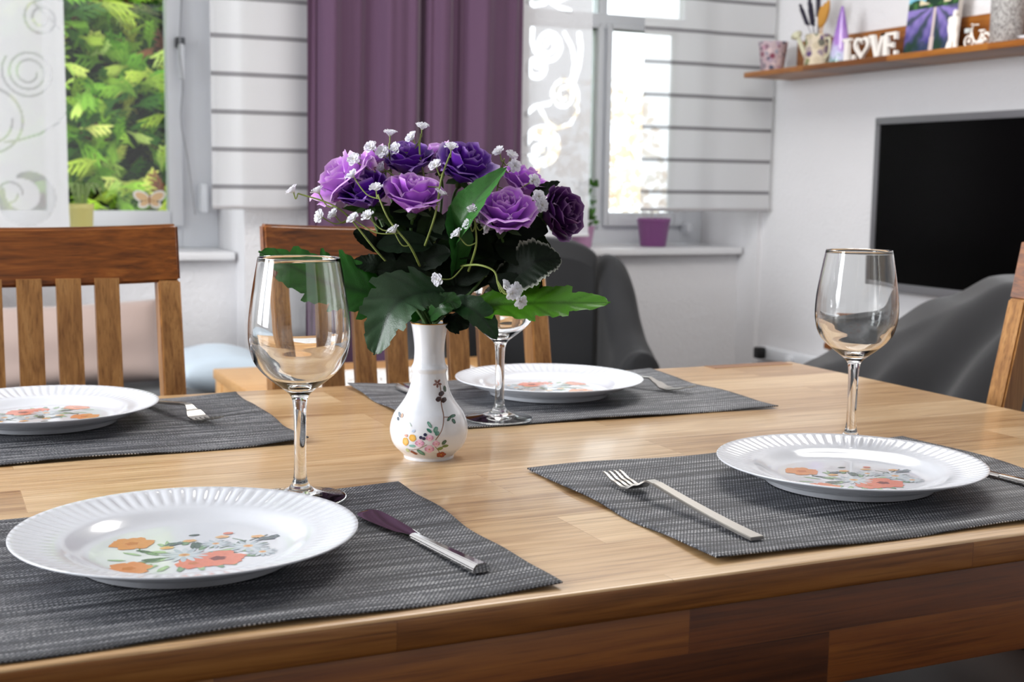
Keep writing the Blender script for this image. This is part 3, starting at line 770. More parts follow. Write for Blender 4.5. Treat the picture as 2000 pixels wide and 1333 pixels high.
def fork(label, x, y, z, rz, tip=.0):
    """handle at -y, tines at +y"""
    t = thing('table_fork', label, 'fork', (x, y, z), rz, 'steel table forks')
    bm = bmesh.new(); rings = []
    for k in range(13):
        u = k/12; yy = -.115+.150*u; w = .0066*(1-.28*u); zz = .0012+.0125*u**1.4; th = .0030
        rings.append([bm.verts.new((-w, yy, zz)), bm.verts.new((w, yy, zz)), bm.verts.new((w, yy, zz+th)), bm.verts.new((-w, yy, zz+th))])
    for a, b in zip(rings, rings[1:]):
        for k in range(4): bm.faces.new((a[k], b[k], b[(k+1) % 4], a[(k+1) % 4]))
    bm.faces.new(rings[0]); bm.faces.new(rings[-1][::-1]); bmesh.ops.recalc_face_normals(bm, faces=bm.faces)
    bmesh.ops.bevel(bm, geom=[e for e in bm.edges if e.calc_face_angle(0) > .5], offset=.0005, segments=2, affect='EDGES')
    autosmooth(bmobj('handle', bm, SATIN, t), 40)
    def zc(v):      # height of the head along v 0..1 (neck -> tips)
        K = [(0, .0137), (.14, .0142), (.30, .0085), (.44, .0028), (.56, .0012), (.75, .0035), (1, .0085)]
        for (a, p), (b, q) in zip(K, K[1:]):
            if v <= b:
                s = (v-a)/(b-a); s = s*s*(3-2*s); return p+(q-p)*s
        return K[-1][1]
    V, Fc = [], []
    def strip(xa, xb, v0, v1, n):
        b = len(V)
        for k in range(n+1):
            v = v0+(v1-v0)*k/n; yy = .035+.080*v; x0, x1 = xa(v), xb(v); z0 = zc(v)
            V.extend([(x0, yy, z0+.0006), (x1, yy, z0+.0006), (x1, yy, z0+.0024), (x0, yy, z0+.0024)])
        for k in range(n):
            for q in range(4): Fc.append((b+4*k+q, b+4*k+4+q, b+4*k+4+(q+1) % 4, b+4*k+(q+1) % 4))
        Fc.append((b, b+1, b+2, b+3)); Fc.append((b+4*n+3, b+4*n+2, b+4*n+1, b+4*n))
    def hw(v): 
        if v < .16: return .0047
        u = min(1, (v-.16)/.28); return .0047+.0070*u*u*(3-2*u)
    strip(lambda v: -hw(v), lambda v: hw(v), 0, .50, 14)
    for k in range(4):
        c0 = -.0117+.0234*(k+.5)/4
        strip(lambda v, c=c0: c-.0021*(1-.55*max(0, (v-.5)/.5)), lambda v, c=c0: c+.0021*(1-.55*max(0, (v-.5)/.5)), .49, 1, 10)
    autosmooth(pymesh('head', V, Fc, SATIN, t), 40); return t
ZM = T+.0022
def aim(p0, p1): return math.atan2(-(p1[0]-p0[0]), p1[1]-p0[1])      # rotation taking local +y to p0->p1
def midp(p0, p1, s): return p0[0]+(p1[0]-p0[0])*s, p0[1]+(p1[1]-p0[1])*s
a, b = (0.3410, 0.7840), (0.3180, 0.9700); m = midp(a, b, .475)
SC = .93
kn = knife('steel knife with rounded blade on the frontmost placemat', m[0], m[1], ZM, aim(a, b)); kn.scale = (SC, SC, SC)
copy_tree(kn, None, (.905, .862, ZM), .03, 'steel knife half hidden behind the plate at the table end')
copy_tree(kn, None, (.557, 1.463, ZM), PI+.02, 'steel knife lying behind the flower vase')
a, b = (0.5660, 0.7860), (0.5590, 0.9910); m = midp(a, b, .5)
fk = fork('steel fork lying on the bare corner of the front placemat', m[0], m[1], ZM, aim(a, b)); fk.scale = (SC, SC, SC)
copy_tree(fk, None, (0.8425, 1.4817, ZM), PI+math.radians(30), 'steel fork with tines out past the plate behind the vase')
copy_tree(fk, None, (0.2527, 1.4823, ZM), PI+math.radians(17), 'steel fork beside the plate in front of the casement window')

# ------------------------------------------------------------------ vase
vp_ = Vector((.446, 1.161, T))
VPROF = [(.0242, 0), (.0246, .0015), (.0250, .0035), (.0290, .0075), (.0335, .0120), (.0362, .0170), (.0378, .0235), (.0382, .0290), (.0370, .0365), (.0338, .0445), (.0295, .0505), (.0256, .0560), (.0218, .0625), (.0190, .0700),
         (.0175, .0770), (.0167, .0835), (.0169, .0852), (.0176, .0872), (.0178, .0888), (.0170, .0905), (.0160, .0925), (.0152, .0955), (.0147, .1010), (.0146, .1060), (.0150, .1130), (.0160, .1210), (.0173, .1290), (.0183, .1326)]
def vase():
    t = thing('flower_vase', 'small white porcelain vase painted with a flowering branch', 'vase', vp_)
    P = smooth_path([(a, 0, b) for a, b in VPROF], 4); o = [(q.x, q.z) for q in P]
    inn = [(.0176, .1328), (.0160, .126), (.0135, .110), (.0130, .098), (.0150, .086), (.0160, .072), (.022, .058), (.033, .040), (.034, .025), (.025, .008), (0, .006)]
    lathe('body', [(0, .0008), (.022, .0008), (.0235, 0)]+o+inn, PORC, t, 96)
    lathe('gold_rim', [(.0183, .1322), (.0187, .1329), (.0182, .1334), (.0176, .1331)], plain('gold_line', (176, 132, 70), .3, .9), t, 96, True)
    def rad(z):
        for (r0, z0), (r1, z1) in zip(o, o[1:]):
            if z0 <= z <= z1 and z1 > z0: return r0+(r1-r0)*(z-z0)/(z1-z0)
        return .03
    V, Fc, C_ = [], [], []; lay = [0]
    view = math.atan2(CAM.y-vp_.y, CAM.x-vp_.x)
    def P3(sx, z, off): # sx: sideways distance as seen from the camera
        z = min(max(z, .004), .13); r = rad(z); th = math.asin(max(-.97, min(.97, sx/r))); a = view+th; rr = r+off
        return (rr*math.cos(a), rr*math.sin(a), z)
    def poly(pts, c, c2=None):
        lay[0] += 1; off = .0002+lay[0]*1.5e-6; b = len(V); cx = sum(p[0] for p in pts)/len(pts); cz = sum(p[1] for p in pts)/len(pts)
        V.append(P3(cx, cz, off+.00012)); C_.append(c2 or c)
        for p in pts: V.append(P3(p[0], p[1], off)); C_.append(c)
        for k in range(len(pts)): Fc.append((b, b+1+k, b+1+(k+1) % len(pts)))
    S_ = 1.163e-4
    def q(x, y): return ((x-425)*S_, (1240-y)*S_)          # zoomed pixel -> metres on the vase
    def ell(x, y, rx, ry, a, c, c2=None, wob=.05, n=16):
        cx, cz = q(x, y); pts = []
        for k in range(n):
            t_ = 2*PI*k/n; w = 1+wob*math.sin(5*t_+x); u, v = rx*w*S_*math.cos(t_), ry*w*S_*math.sin(t_); pts.append((cx+u*math.cos(a)-v*math.sin(a), cz+u*math.sin(a)+v*math.cos(a)))
        poly(pts, c, c2)
    def line(pts, w, c):
        Q = smooth_path([(*q(*p), 0) for p in pts], 6)
        for a_, b_ in zip(Q, Q[1:]):
            d = b_-a_; nn = Vector((-d.y, d.x, 0)).normalized()*w*S_; poly([(a_-nn)[:2], (b_-nn)[:2], (b_+nn)[:2], (a_+nn)[:2]], c)
    BR = s2l((128, 84, 56)); DK = s2l((70, 34, 30)); GN = s2l((70, 128, 112)); DG = s2l((52, 70, 48)); PK = s2l((190, 116, 160)); PL = s2l((232, 190, 214)); OG = s2l((222, 166, 70)); RD = s2l((150, 60, 44)); NV = s2l((54, 54, 84))
    line([(480, 1030), (530, 950), (545, 850), (525, 750), (520, 640), (510, 590)], 3.5, BR); line([(545, 850), (600, 855)], 2.5, BR); line([(410, 1070), (340, 1110), (260, 1130)], 2, BR); line([(470, 1080), (500, 1120), (520, 1160)], 2, BR)
    for a_ in range(5): t_ = a_*2*PI/5+.3; ell(492+20*math.cos(t_), 590+20*math.sin(t_), 17, 9, -t_, s2l((150, 96, 80)), DK)
    for x, y in ((502, 715), (545, 725), (525, 675)): ell(x, y, 24, 20, .3, DK, s2l((40, 26, 30)))
    ell(553, 640, 12, 26, .2, DG)
    for x, y, a_ in ((590, 865, .9), (620, 850, .1), (628, 890, -1.0)): ell(x, y, 24, 12, a_, DG, GN)
    for x, y, r_ in ((350, 1060, 34), (432, 1012, 28), (430, 1110, 36), (485, 1062, 28)):
        for k in range(4): ell(x+r_*.4*math.cos(k*1.57), y+r_*.4*math.sin(k*1.57), r_*.7, r_*.6, 0, PL if k % 2 else PK, PL)
        ell(x, y+4, r_*.3, r_*.3, 0, PK, OG)
    ell(292, 1018, 28, 30, 0, OG, s2l((236, 196, 110))); ell(235, 1056, 24, 36, 0, OG, s2l((240, 206, 130))); ell(240, 1003, 14, 12, 0, s2l((200, 140, 120)))
    for x, y in ((360, 1010), (395, 985), (385, 1018)): ell(x, y, 14, 14, 0, NV)
    ell(430, 905, 12, 30, .6, GN, s2l((150, 190, 176))); ell(428, 952, 12, 26, .9, GN); ell(480, 945, 18, 26, -.4, GN, s2l((130, 170, 150))); ell(492, 975, 18, 20, -.6, GN)
    ell(362, 1145, 16, 42, .9, GN, s2l((120, 180, 160))); ell(290, 1088, 26, 12, 0, s2l((130, 184, 176))); ell(252, 1135, 14, 20, .5, s2l((196, 208, 160)))
    ell(550, 1055, 14, 24, -.8, DG, GN); ell(560, 1088, 26, 12, .1, s2l((112, 136, 70))); ell(518, 1108, 24, 14, .3, s2l((120, 140, 70)))
    for k in range(5): ell(527+22*math.cos(k*1.26), 1172+16*math.sin(k*1.26), 19, 15, 0, RD, s2l((180, 90, 60)))
    ell(527, 1172, 8, 8, 0, OG)
    for k in range(3): ell(290+14*k, 1145+8*k, 15, 11, -.4, s2l((140, 70, 50)))
    ell(185, 850, 12, 20, .3, s2l((120, 130, 140))); ell(205, 852, 10, 18, -.3, s2l((190, 160, 140))); ell(172, 882, 9, 14, 0, s2l((90, 100, 110))); ell(270, 905, 5, 26, .6, s2l((190, 206, 196))); ell(300, 960, 16, 10, .5, s2l((190, 204, 226)))
    pymesh('painted_branch', V, Fc, PRINT, t, True, C_)
vase()

# ------------------------------------------------------------------ bouquet
D0 = (vp_-CAM).dot(FW)
bq = thing('flower_bouquet', 'bunch of purple and lilac fabric roses with white filler blossoms', 'flower bouquet', vp_+Vector((0, 0, .05)))
BO = bq.location.copy()
def bp(u, v, dd=0): return at(u, v, d=D0+dd) - BO
PETM = attr_mat('petal_cloth', .55, .18, 0, .35)
LEAFM = attr_mat('leaf_cloth', .33, .06, 900, .4)
DLEAFM = attr_mat('dark_leaf_cloth', .55, .03, 900, .18)
STEMM = plain('stem_green', (62, 92, 40), .5); FSTEM = plain('filler_stem', (132, 146, 74), .6)
BLOSM = attr_mat('blossom_cloth', .6, .3)
def rot_to(axis, spin=0):
    z = Vector(axis).normalized(); x = Vector((0, 0, 1)).cross(z)
    if x.length < 1e-3: x = Vector((1, 0, 0))
    x.normalize(); y = z.cross(x); return Matrix((x, y, z)).transposed() @ Matrix.Rotation(spin, 3, 'Z')
def rose(u, v, dd, size, axis_img, base, edge, seed, openness=1.):
    """axis_img: direction the bloom faces, (right, up, towards camera)"""
    r = random.Random(seed); ax = RT*axis_img[0]+UP*axis_img[1]-FW*axis_img[2]
    Rm = rot_to(ax, r.uniform(0, 6)); c = bp(u, v, dd); V, Fc, C_ = [], [], []
    base, edge = s2l(base), s2l(edge); R = size/2
    layers = [(3, .17, .92, .0, 1.0, .0), (3, .30, .98, .03, 1.0, .5), (3, .46, 1.02, .08, .95, .2), (4, .62, 1.0, .20, .95, .6), (4, .80, .90, .34*openness, 1.0, .1), (5, .86, .74, .30*openness, .9, .45)]
    for li, (n, rr, h, fl, wd, ph) in enumerate(layers):
        for k in range(n):
            a0 = 2*PI*(k+ph)/n+r.uniform(-.15, .15); wa = 2*PI/n*1.38*wd; hh = h*R*1.45*r.uniform(.92, 1.08); flr = fl*r.uniform(.75, 1.25)
            nu, nv = 8, 7; b = len(V); ruf = r.uniform(0, 6)
            for j in range(nv+1):
                vv = j/nv
                for i in range(nu+1):
                    uu = -1+2*i/nu; w = wa*(.35+.65*min(1, vv*1.7))*(1-.18*max(0, vv-.8)*5*abs(uu))
                    a = a0+uu*w*.5
                    rad = R*(.10+(rr-.10)*math.sin(min(1, vv*1.25)*PI/2)) + R*flr*vv**3*(.75+.25*(1-uu*uu)) - R*.05*uu*uu*vv
                    z = hh*(vv**.85)*(1-.26*uu*uu*abs(uu)*vv) - R*flr*.75*vv**5 - R*.55
                    rad += R*.035*math.sin(uu*5+ruf)*vv**2; z += R*.03*math.sin(uu*7+ruf*2)*vv**2
                    rad += R*.03*math.sin(uu*9+ruf*3)*vv**3; z += R*.035*math.cos(uu*11+ruf)*vv**3
                    V.append(c+Rm@Vector((rad*math.cos(a), rad*math.sin(a), z)))
                    e = max(max(0, (vv-.90)/.10), max(0, (abs(uu)-.93)/.07)*(vv > .25))
                    sh = .85+.15*vv+r.uniform(-.02, .02)
                    C_.append(tuple(base[q]*sh*(1-e*.8)+edge[q]*e*.8 for q in range(3)))
            for j in range(nv):
                for i in range(nu): a_ = b+j*(nu+1)+i; Fc.append((a_, a_+1, a_+nu+2, a_+nu+1))
    o = pymesh('rose', V, Fc, PETM, bq, True, C_)
    # calyx
    V2, F2 = [], []
    q0 = c+Rm@Vector((0, 0, -R*.72)); q1 = c+Rm@Vector((0, 0, -R*.25))
    tube_geo(V2, F2, [q0, (q0+q1)/2, q1], lambda s: R*(.10+.20*s), 8)
    for k in range(5):
        a = k*2*PI/5; p0 = c+Rm@Vector((R*.2*math.cos(a), R*.2*math.sin(a), -R*.38)); p1 = c+Rm@Vector((R*.75*math.cos(a), R*.75*math.sin(a), -R*.45)); s = (p1-p0).cross(Rm@Vector((0, 0, 1))).normalized()*R*.14
        b = len(V2); V2 += [p0-s, p0+s, (p0+p1)/2+s*1.2, p1, (p0+p1)/2-s*1.2]; F2.append((b, b+1, b+2, b+3, b+4))
    pymesh('calyx', V2, F2, STEMM, o, True)
    # stem down into the vase
    tip = Vector((r.uniform(-.006, .006), r.uniform(-.006, .006), .075)); mid = (q0+tip)*.5+(ax*-.3+Vector((0, 0, -.3)))*.03
    tube('stem', smooth_path([q0, q0-ax*.02, mid, tip, tip-Vector((0, 0, .05))], 6), .0016, STEMM, bq, 6)
LIL, LILE = (196, 114, 226), (238, 204, 242); PUR, PURE = (98, 34, 158), (176, 140, 204); LPK, LPKE = (214, 146, 234), (242, 214, 246); DKP, DKPE = (78, 30, 98), (150, 112, 160)
rose(686, 362, .000, .063, (-.6, .7, .35), LPK, LPKE, 11, 1.15)
rose(716, 384, -.020, .050, (-.2, .75, .55), PUR, PURE, 12, .8)
rose(800, 322, .005, .048, (-.1, .95, .45), PUR, PURE, 13, .8)
rose(808, 392, -.030, .053, (.1, .86, .48), LIL, LILE, 14, .9)
rose(862, 318, .030, .046, (.0, .9, .3), LPK, LPKE, 15)
rose(906, 332, .000, .056, (.3, .75, .5), PUR, PURE, 16, 1.1)
rose(984, 426, -.030, .055, (.1, .80, .55), LIL, LILE, 17, 1.0)
rose(1020, 366, .020, .046, (.45, .8, .3), LIL, LILE, 18)
rose(1084, 420, -.005, .052, (.8, .15, .5), DKP, DKPE, 19, .8)
rose(742, 322, .030, .040, (-.3, .9, .3), LPK, LPKE, 20)

def leaf(pts, width, nrm_img, col, lobes=4, depth=.25, cup=.12, name='leaf', col2=None, rim=False, roll=0):
    """pts: midrib points (u, v, dd); width in m; nrm_img: direction the upper face looks (right, up, towards camera)"""
    P = smooth_path([bp(*p) for p in pts], 26 if width > .045 else 10); n = len(P)-1; V, Fc, C_ = [], [], []
    N = (RT*nrm_img[0]+UP*nrm_img[1]-FW*nrm_img[2]).normalized(); c = s2l(col); cb = s2l(col2) if col2 else tuple(min(1, x*1.35) for x in c)
    ne = (190/255., 196/255., 170/255.); m = 6
    for i, p in enumerate(P):
        s = i/n; d = (P[min(i+1, n)]-P[max(i-1, 0)]).normalized(); side = d.cross(N).normalized(); nn = side.cross(d)
        env = math.sin(PI*min(1, s*1.02)**.80)**.75 if s < 1 else 0
        saw = abs(((s*lobes+.15) % 1)); lob = 1-depth*(1-saw)*(1 if .08 < s < .93 else .3)
        fine = 1-(.11 if width > .045 else .07)*((s*lobes*3) % 1)
        w = width/2*max(.03, env)*lob*fine
        for k in range(-m, m+1):
            t_ = k/m; vein = abs(((s*lobes*1.0+.15-abs(t_)*.55) % 1)-.5)*2
            h = cup*w*abs(t_)**1.3 + .0014*math.sin(vein*PI)*abs(t_) + .02*w*math.sin(s*13+t_*4)
            fwd = d*w*.35*abs(t_)
            V.append(p+side*w*t_+nn*h+fwd)
            q = (1-.45*(abs(t_) < .04))*(1-.30*max(0, (vein-.8)/.2)); cc = tuple((c[x]*(1-abs(t_)*.35)+cb[x]*abs(t_)*.35)*q for x in range(3))
            if rim and abs(k) == m: cc = tuple(.5*cc[x]+.5*ne[x] for x in range(3))
            C_.append(cc)
    w_ = 2*m+1
    for i in range(n):
        for k in range(2*m): a = i*w_+k; Fc.append((a, a+1, a+w_+1, a+w_))
    return pymesh(name, V, Fc, DLEAFM if sum(col) < 100 else LEAFM, bq, True, C_)
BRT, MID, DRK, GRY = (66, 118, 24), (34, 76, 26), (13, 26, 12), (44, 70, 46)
# the large lobed leaves
leaf([(842, 612, 0), (720, 572, -.02), (620, 545, -.03), (505, 492, -.03)], .084, (.1, .55, .8), (34, 92, 24), 6, .32, .10)
leaf([(868, 570, -.02), (805, 575, -.05), (762, 610, -.07), (731, 694, -.07)], .070, (-.25, .35, .9), GRY, 4, .26, .25, col2=(66, 90, 62))
leaf([(905, 600, -.01), (1000, 594, -.03), (1090, 592, -.04), (1192, 592, -.05)], .054, (.0, .6, .75), BRT, 4, .34, .10)
leaf([(885, 490, -.01), (900, 440, -.04), (935, 385, -.045), (990, 328, -.03)], .038, (-.5, .3, .8), (58, 112, 50), 5, .10, .35)
leaf([(885, 545, 0), (895, 480, -.03), (888, 430, -.035), (900, 385, -.03)], .030, (.5, .2, .8), (40, 88, 36), 5, .10, .3)
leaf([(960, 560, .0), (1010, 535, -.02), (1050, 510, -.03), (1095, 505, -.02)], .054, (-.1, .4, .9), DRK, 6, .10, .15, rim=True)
leaf([(940, 600, .0), (960, 590, -.01), (1040, 565, -.01), (1060, 560, -.01)], .034, (0, .3, .9), (46, 48, 22), 5, .12, .1)
leaf([(870, 590, -.01), (915, 600, -.03), (945, 625, -.035), (970, 664, -.035)], .030, (.2, .3, .9), (26, 58, 26), 5, .15, .1)
leaf([(1030, 420, .0), (1050, 385, .0), (1070, 368, .0), (1094, 356, .0)], .016, (0, .5, .8), DRK, 4, .1, .2)
leaf([(780, 540, 0), (740, 520, -.01), (715, 515, -.01), (688, 512, -.01)], .022, (0, .4, .9), DRK, 5, .12, .1)
leaf([(760, 500, 0), (730, 480, -.01), (705, 460, -.01), (690, 455, -.01)], .018, (0, .5, .8), DRK, 5, .12, .1)
leaf([(820, 480, .0), (780, 440, -.01), (740, 415, -.01), (668, 408, -.01)], .024, (0, .6, .7), (58, 92, 34), 5, .15, .1)
leaf([(870, 620, -.01), (885, 628, -.02), (900, 634, -.02), (905, 645, -.02)], .026, (0, .3, .9), DRK, 4, .2, .1)
leaf([(835, 625, -.01), (860, 600, -.03), (880, 590, -.03), (900, 598, -.03)], .024, (-.2, .3, .9), (40, 78, 34), 4, .15, .1)
leaf([(740, 600, 0), (735, 620, -.02), (728, 640, -.02), (722, 655, -.02)], .018, (0, .3, .9), (34, 82, 30), 4, .2, .1)
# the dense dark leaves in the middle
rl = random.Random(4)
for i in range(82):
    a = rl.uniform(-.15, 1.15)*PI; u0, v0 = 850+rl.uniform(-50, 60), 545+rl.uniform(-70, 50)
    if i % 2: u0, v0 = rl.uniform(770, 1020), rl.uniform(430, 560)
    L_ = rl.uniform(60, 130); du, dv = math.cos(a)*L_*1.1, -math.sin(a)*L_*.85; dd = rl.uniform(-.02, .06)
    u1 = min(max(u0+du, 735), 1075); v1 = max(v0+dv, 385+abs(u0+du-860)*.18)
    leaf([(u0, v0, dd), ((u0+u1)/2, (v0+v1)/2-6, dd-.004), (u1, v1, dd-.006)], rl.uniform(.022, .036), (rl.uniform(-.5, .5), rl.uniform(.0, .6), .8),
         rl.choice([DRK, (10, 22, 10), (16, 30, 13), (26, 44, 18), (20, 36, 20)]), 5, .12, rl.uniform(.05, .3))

def spray(stem_pts, tips, seed):
    """one wiry stem that forks into white double blossoms"""
    r = random.Random(seed); V, Fc = [], []; path = smooth_path([bp(*p) for p in stem_pts], 8)
    tube_geo(V, Fc, path, lambda s: .0012-.0004*s, 5); heads = []
    for (u, v, dd, fr) in tips:
        p = bp(u, v, dd); k = int(fr*(len(path)-1)); a = path[k]; m_ = (a+p)/2+Vector((0, 0, -.006))
        tube_geo(V, Fc, smooth_path([a, m_, p], 5), .00065, 5); heads.append((p, (p-a).normalized()))
    o = pymesh('filler_stem', V, Fc, FSTEM, bq, True)
    for p, d in heads:
        ax = (d*.6-FW*r.uniform(.1, .9)+UP*r.uniform(-.1, .6)).normalized(); Rm = rot_to(ax, r.uniform(0, 6)); V2, F2, C2 = [], [], []
        for lay, (n, R, h) in enumerate(((5, .0072, .0005), (5, .0058, .0024), (4, .0034, .0036))):
            for k in range(n):
                a = 2*PI*(k+lay*.5)/n+r.uniform(-.15, .15); b = len(V2)
                for (rr, ww, zz) in ((.05, .06, -.3), (.45, .34, .12), (.8, .40, .35), (1, .22, .30)):
                    for t_ in (-1, 0, 1):
                        V2.append(p+Rm@Vector((R*(rr*math.cos(a)-t_*ww*math.sin(a)), R*(rr*math.sin(a)+t_*ww*math.cos(a)), h+R*(zz+.12*t_*t_+r.uniform(-.08, .08)))))
                        C2.append(s2l((238, 238, 244)) if rr > .1 else s2l((216, 214, 200)))
                for i in range(3):
                    for q in range(2): a_ = b+i*3+q; F2.append((a_, a_+1, a_+4, a_+3))
        pymesh('blossom', V2, F2, BLOSM, o, False, C2)
spray([(800, 560, 0), (735, 490, -.02), (665, 410, -.03), (582, 378, -.03)], [(573, 375, -.03, 1), (622, 376, -.03, .72), (628, 424, -.035, .6), (654, 421, -.03, .6)], 1)
spray([(820, 520, -.02), (800, 480, -.045), (760, 430, -.05), (738, 380, -.05)], [(735, 371, -.05, 1), (720, 425, -.05, .55), (770, 453, -.05, .35), (692, 430, -.045, .5), (690, 345, -.045, .95)], 2)
spray([(790, 470, .0), (770, 380, .0), (762, 320, .0), (760, 280, .0)], [(762, 264, 0, 1), (726, 290, -.01, .8), (748, 299, -.01, .85), (693, 314, -.03, .6)], 3)
spray([(850, 480, .01), (835, 380, .0), (820, 300, -.01), (822, 262, -.01)], [(824, 251, -.01, 1), (806, 271, -.01, .9), (776, 292, -.01, .8)], 4)
spray([(830, 480, -.02), (850, 420, -.045), (862, 350, -.045), (880, 300, -.035)], [(881, 291, -.035, 1), (852, 326, -.045, .75), (859, 381, -.045, .5), (748, 330, -.01, .6)], 5)
spray([(915, 530, -.02), (930, 480, -.045), (928, 440, -.05), (925, 420, -.05)], [(925, 414, -.05, 1), (918, 440, -.05, .7), (945, 442, -.05, .75), (895, 460, -.05, .4), (937, 428, -.045, .9)], 6)
spray([(930, 500, .01), (960, 420, .015), (975, 350, .01), (985, 310, .0)], [(976, 299, 0, 1), (998, 307, 0, .95), (1003, 325, -.005, .85), (1040, 354, -.01, .6), (1050, 386, -.03, .4), (1056, 402, -.03, .4)], 7)
spray([(900, 520, -.02), (935, 518, -.045), (965, 530, -.05), (972, 555, -.05)], [(985, 562, -.05, 1), (997, 572, -.055, .95), (1014, 588, -.055, .9), (1005, 566, -.05, .95), (858, 545, -.045, .1)], 8)

# ------------------------------------------------------------------ things on the sills
def pot(name, label, cat, loc, r0, r1, h, mat, extra=None):
    t = thing(name, label, cat, loc)
    lathe('pot', [(0, .002), (r0*.96, 0), (r0, .002), (r1*.97, h*.86), (r1, h*.88), (r1*1.02, h), (r1*.93, h), (r1*.9, h*.88), (0, h*.87)], mat, t, 40)
    if extra: extra(t, h, r1)
    return t
SOIL = plain('plant_green', (70, 120, 40), .6)
def blooms(t, h, r):
    for k in range(16):
        a = rng.uniform(0, 2*PI); q = r*.8*math.sqrt(rng.rand()); p = Vector((q*math.cos(a), q*math.sin(a), h*.88))
        V, Fc = [], []; top_ = p*1.1+Vector((0, 0, .026+.016*rng.rand())); 
        for j in range(5):
            b_ = 2*PI*j/5; V2 = [top_, top_+Vector((.008*math.cos(b_-.5), .008*math.sin(b_-.5), .003)), top_+Vector((.013*math.cos(b_), .013*math.sin(b_), .002)), top_+Vector((.008*math.cos(b_+.5), .008*math.sin(b_+.5), .003))]
            n0 = len(V); V += V2; Fc.append((n0, n0+1, n0+2, n0+3))
        tube_geo(V, Fc, [p, top_], .0012, 5); pymesh('flower', V, Fc, plain('white_flower', (240, 240, 236), .6), t, False)
pot('potted_white_flowers', 'purple pot of white flowers on the narrow window sill', 'potted plant', (2.482, 4.15, .80), .048, .062, .104, plain('purple_pot', (150, 88, 148), .35), blooms)
def bushy(t, h, r):
    V, Fc = [], []
    for k in range(90):
        z = h+.16*rng.rand(); a = rng.uniform(0, 2*PI); q = .05*math.sqrt(rng.rand()); p = Vector((q*math.cos(a), q*math.sin(a), z)); u = Vector(rng.normal(size=3)).normalized()*.016; v = u.cross(Vector(rng.normal(size=3))).normalized()*.010
        b = len(V); V += [p-u, p-v, p+u, p+v]; Fc.append((b, b+1, b+2, b+3))
    pymesh('leaves', V, Fc, SOIL, t); tube('stem', [(0, 0, h*.8), (.004, 0, h+.14)], .003, SOIL, t)
pot('potted_green_plant', 'small leafy green plant in a mauve pot half behind the swirl panel', 'potted plant', (2.172, 4.13, .80), .035, .045, .075, plain('mauve_pot', (188, 140, 176), .4), bushy)
def grassy(t, h, r):
    V, Fc = [], []
    for k in range(16):
        a = rng.uniform(0, 2*PI); q = Vector((math.cos(a), math.sin(a), 0)); tube_geo(V, Fc, smooth_path([q*.01+Vector((0, 0, h*.8)), q*.03+Vector((0, 0, h+.05)), q*.055+Vector((0, 0, h+.06)), q*.075+Vector((0, 0, h+.02+.03*rng.rand()))], 4), .0018, 4)
    pymesh('grass_blades', V, Fc, plain('pale_grass', (150, 176, 110), .6), t)
pot('potted_grass', 'yellow pot with arching grass on the casement window sill', 'potted plant', (.452, 4.15, .80), .030, .037, .145, plain('yellow_pot', (216, 208, 132), .45), grassy)

# ------------------------------------------------------------------ bench with cushions
def pillow(name, w, h, th, mat, parent=None, pinch=.12, seed=0):
    r = random.Random(seed); n = 22; V, Fc = [], []; ph = r.uniform(0, 6)
    for s in (1, -1):
        for j in range(n+1):
            for i in range(n+1):
                u, v = -1+2*i/n, -1+2*j/n; k = (max(0, 1-u**4)*max(0, 1-v**4))**.55
                x = u*w/2*(1-pinch*(1-v*v)*.25*abs(u)**3*0-pinch*.5*(1-abs(v))*abs(u)**2*.3); z = v*h/2*(1-pinch*.5*(1-abs(u))*abs(v)**2)
                V.append((x, s*(th/2*k*(1+.07*math.sin(u*5+ph)+.06*math.sin(v*6+ph)))+.0, z))
    N = (n+1)**2
    for j in range(n):
        for i in range(n): a = j*(n+1)+i; q = (a, a+1, a+n+2, a+n+1); Fc.append(q[::-1]); Fc.append(tuple(N+k for k in q))
    me = bpy.data.meshes.new(name); me.from_pydata(V, [], Fc); bm = bmesh.new(); bm.from_mesh(me); bmesh.ops.remove_doubles(bm, verts=bm.verts, dist=1e-4); bmesh.ops.recalc_face_normals(bm, faces=bm.faces); bm.to_mesh(me); bm.free()
    return link(name, me, mat, parent, True)
DARKF = fabric('black_fabric', (26, 27, 32), .95)
be = thing('daybed', 'low black daybed under the casement window', 'daybed', (-.05, 3.64, 0))
box('mattress', (-.85, -.28, .26), (.87, .29, .425), DARKF, be, .03, 4)
box('base', (-.83, -.26, .06), (.85, .27, .258), BLACKM, be, .01)
for x in (-.8, .77):
    for y in (-.24, .2): box('leg', (x, y, 0), (x+.05, y+.05, .06), BLACKM, be)
c1 = pillow('cushion', .50, .235, .13, fabric('beige_linen', (180, 160, 152), .9, 0, 300), None, .1, 1); c1.location = (.365, 3.72, .562); c1.rotation_euler = (-.22, -.03, 0)
tag(c1, 'beige linen cushion on the daybed, seen through the chair slats', 'cushion', 'cushions on the daybed')
c2 = pillow('cushion', .44, .36, .12, fabric('mauve_velvet', (142, 96, 104), .9), None, .1, 2); c2.location = (-.02, 3.872, .612); c2.rotation_euler = (-.12, 0, 0)
tag(c2, 'mauve cushion behind the beige one on the daybed', 'cushion', 'cushions on the daybed')
c3 = pillow('cushion', .25, .34, .12, fabric('ice_blue_plush', (190, 204, 216), .95), None, .1, 3); c3.location = (.752, 3.66, .492); c3.rotation_euler = (PI/2, 0, 0)
tag(c3, 'pale blue plush cushion lying flat at the end of the daybed', 'cushion', 'cushions on the daybed')

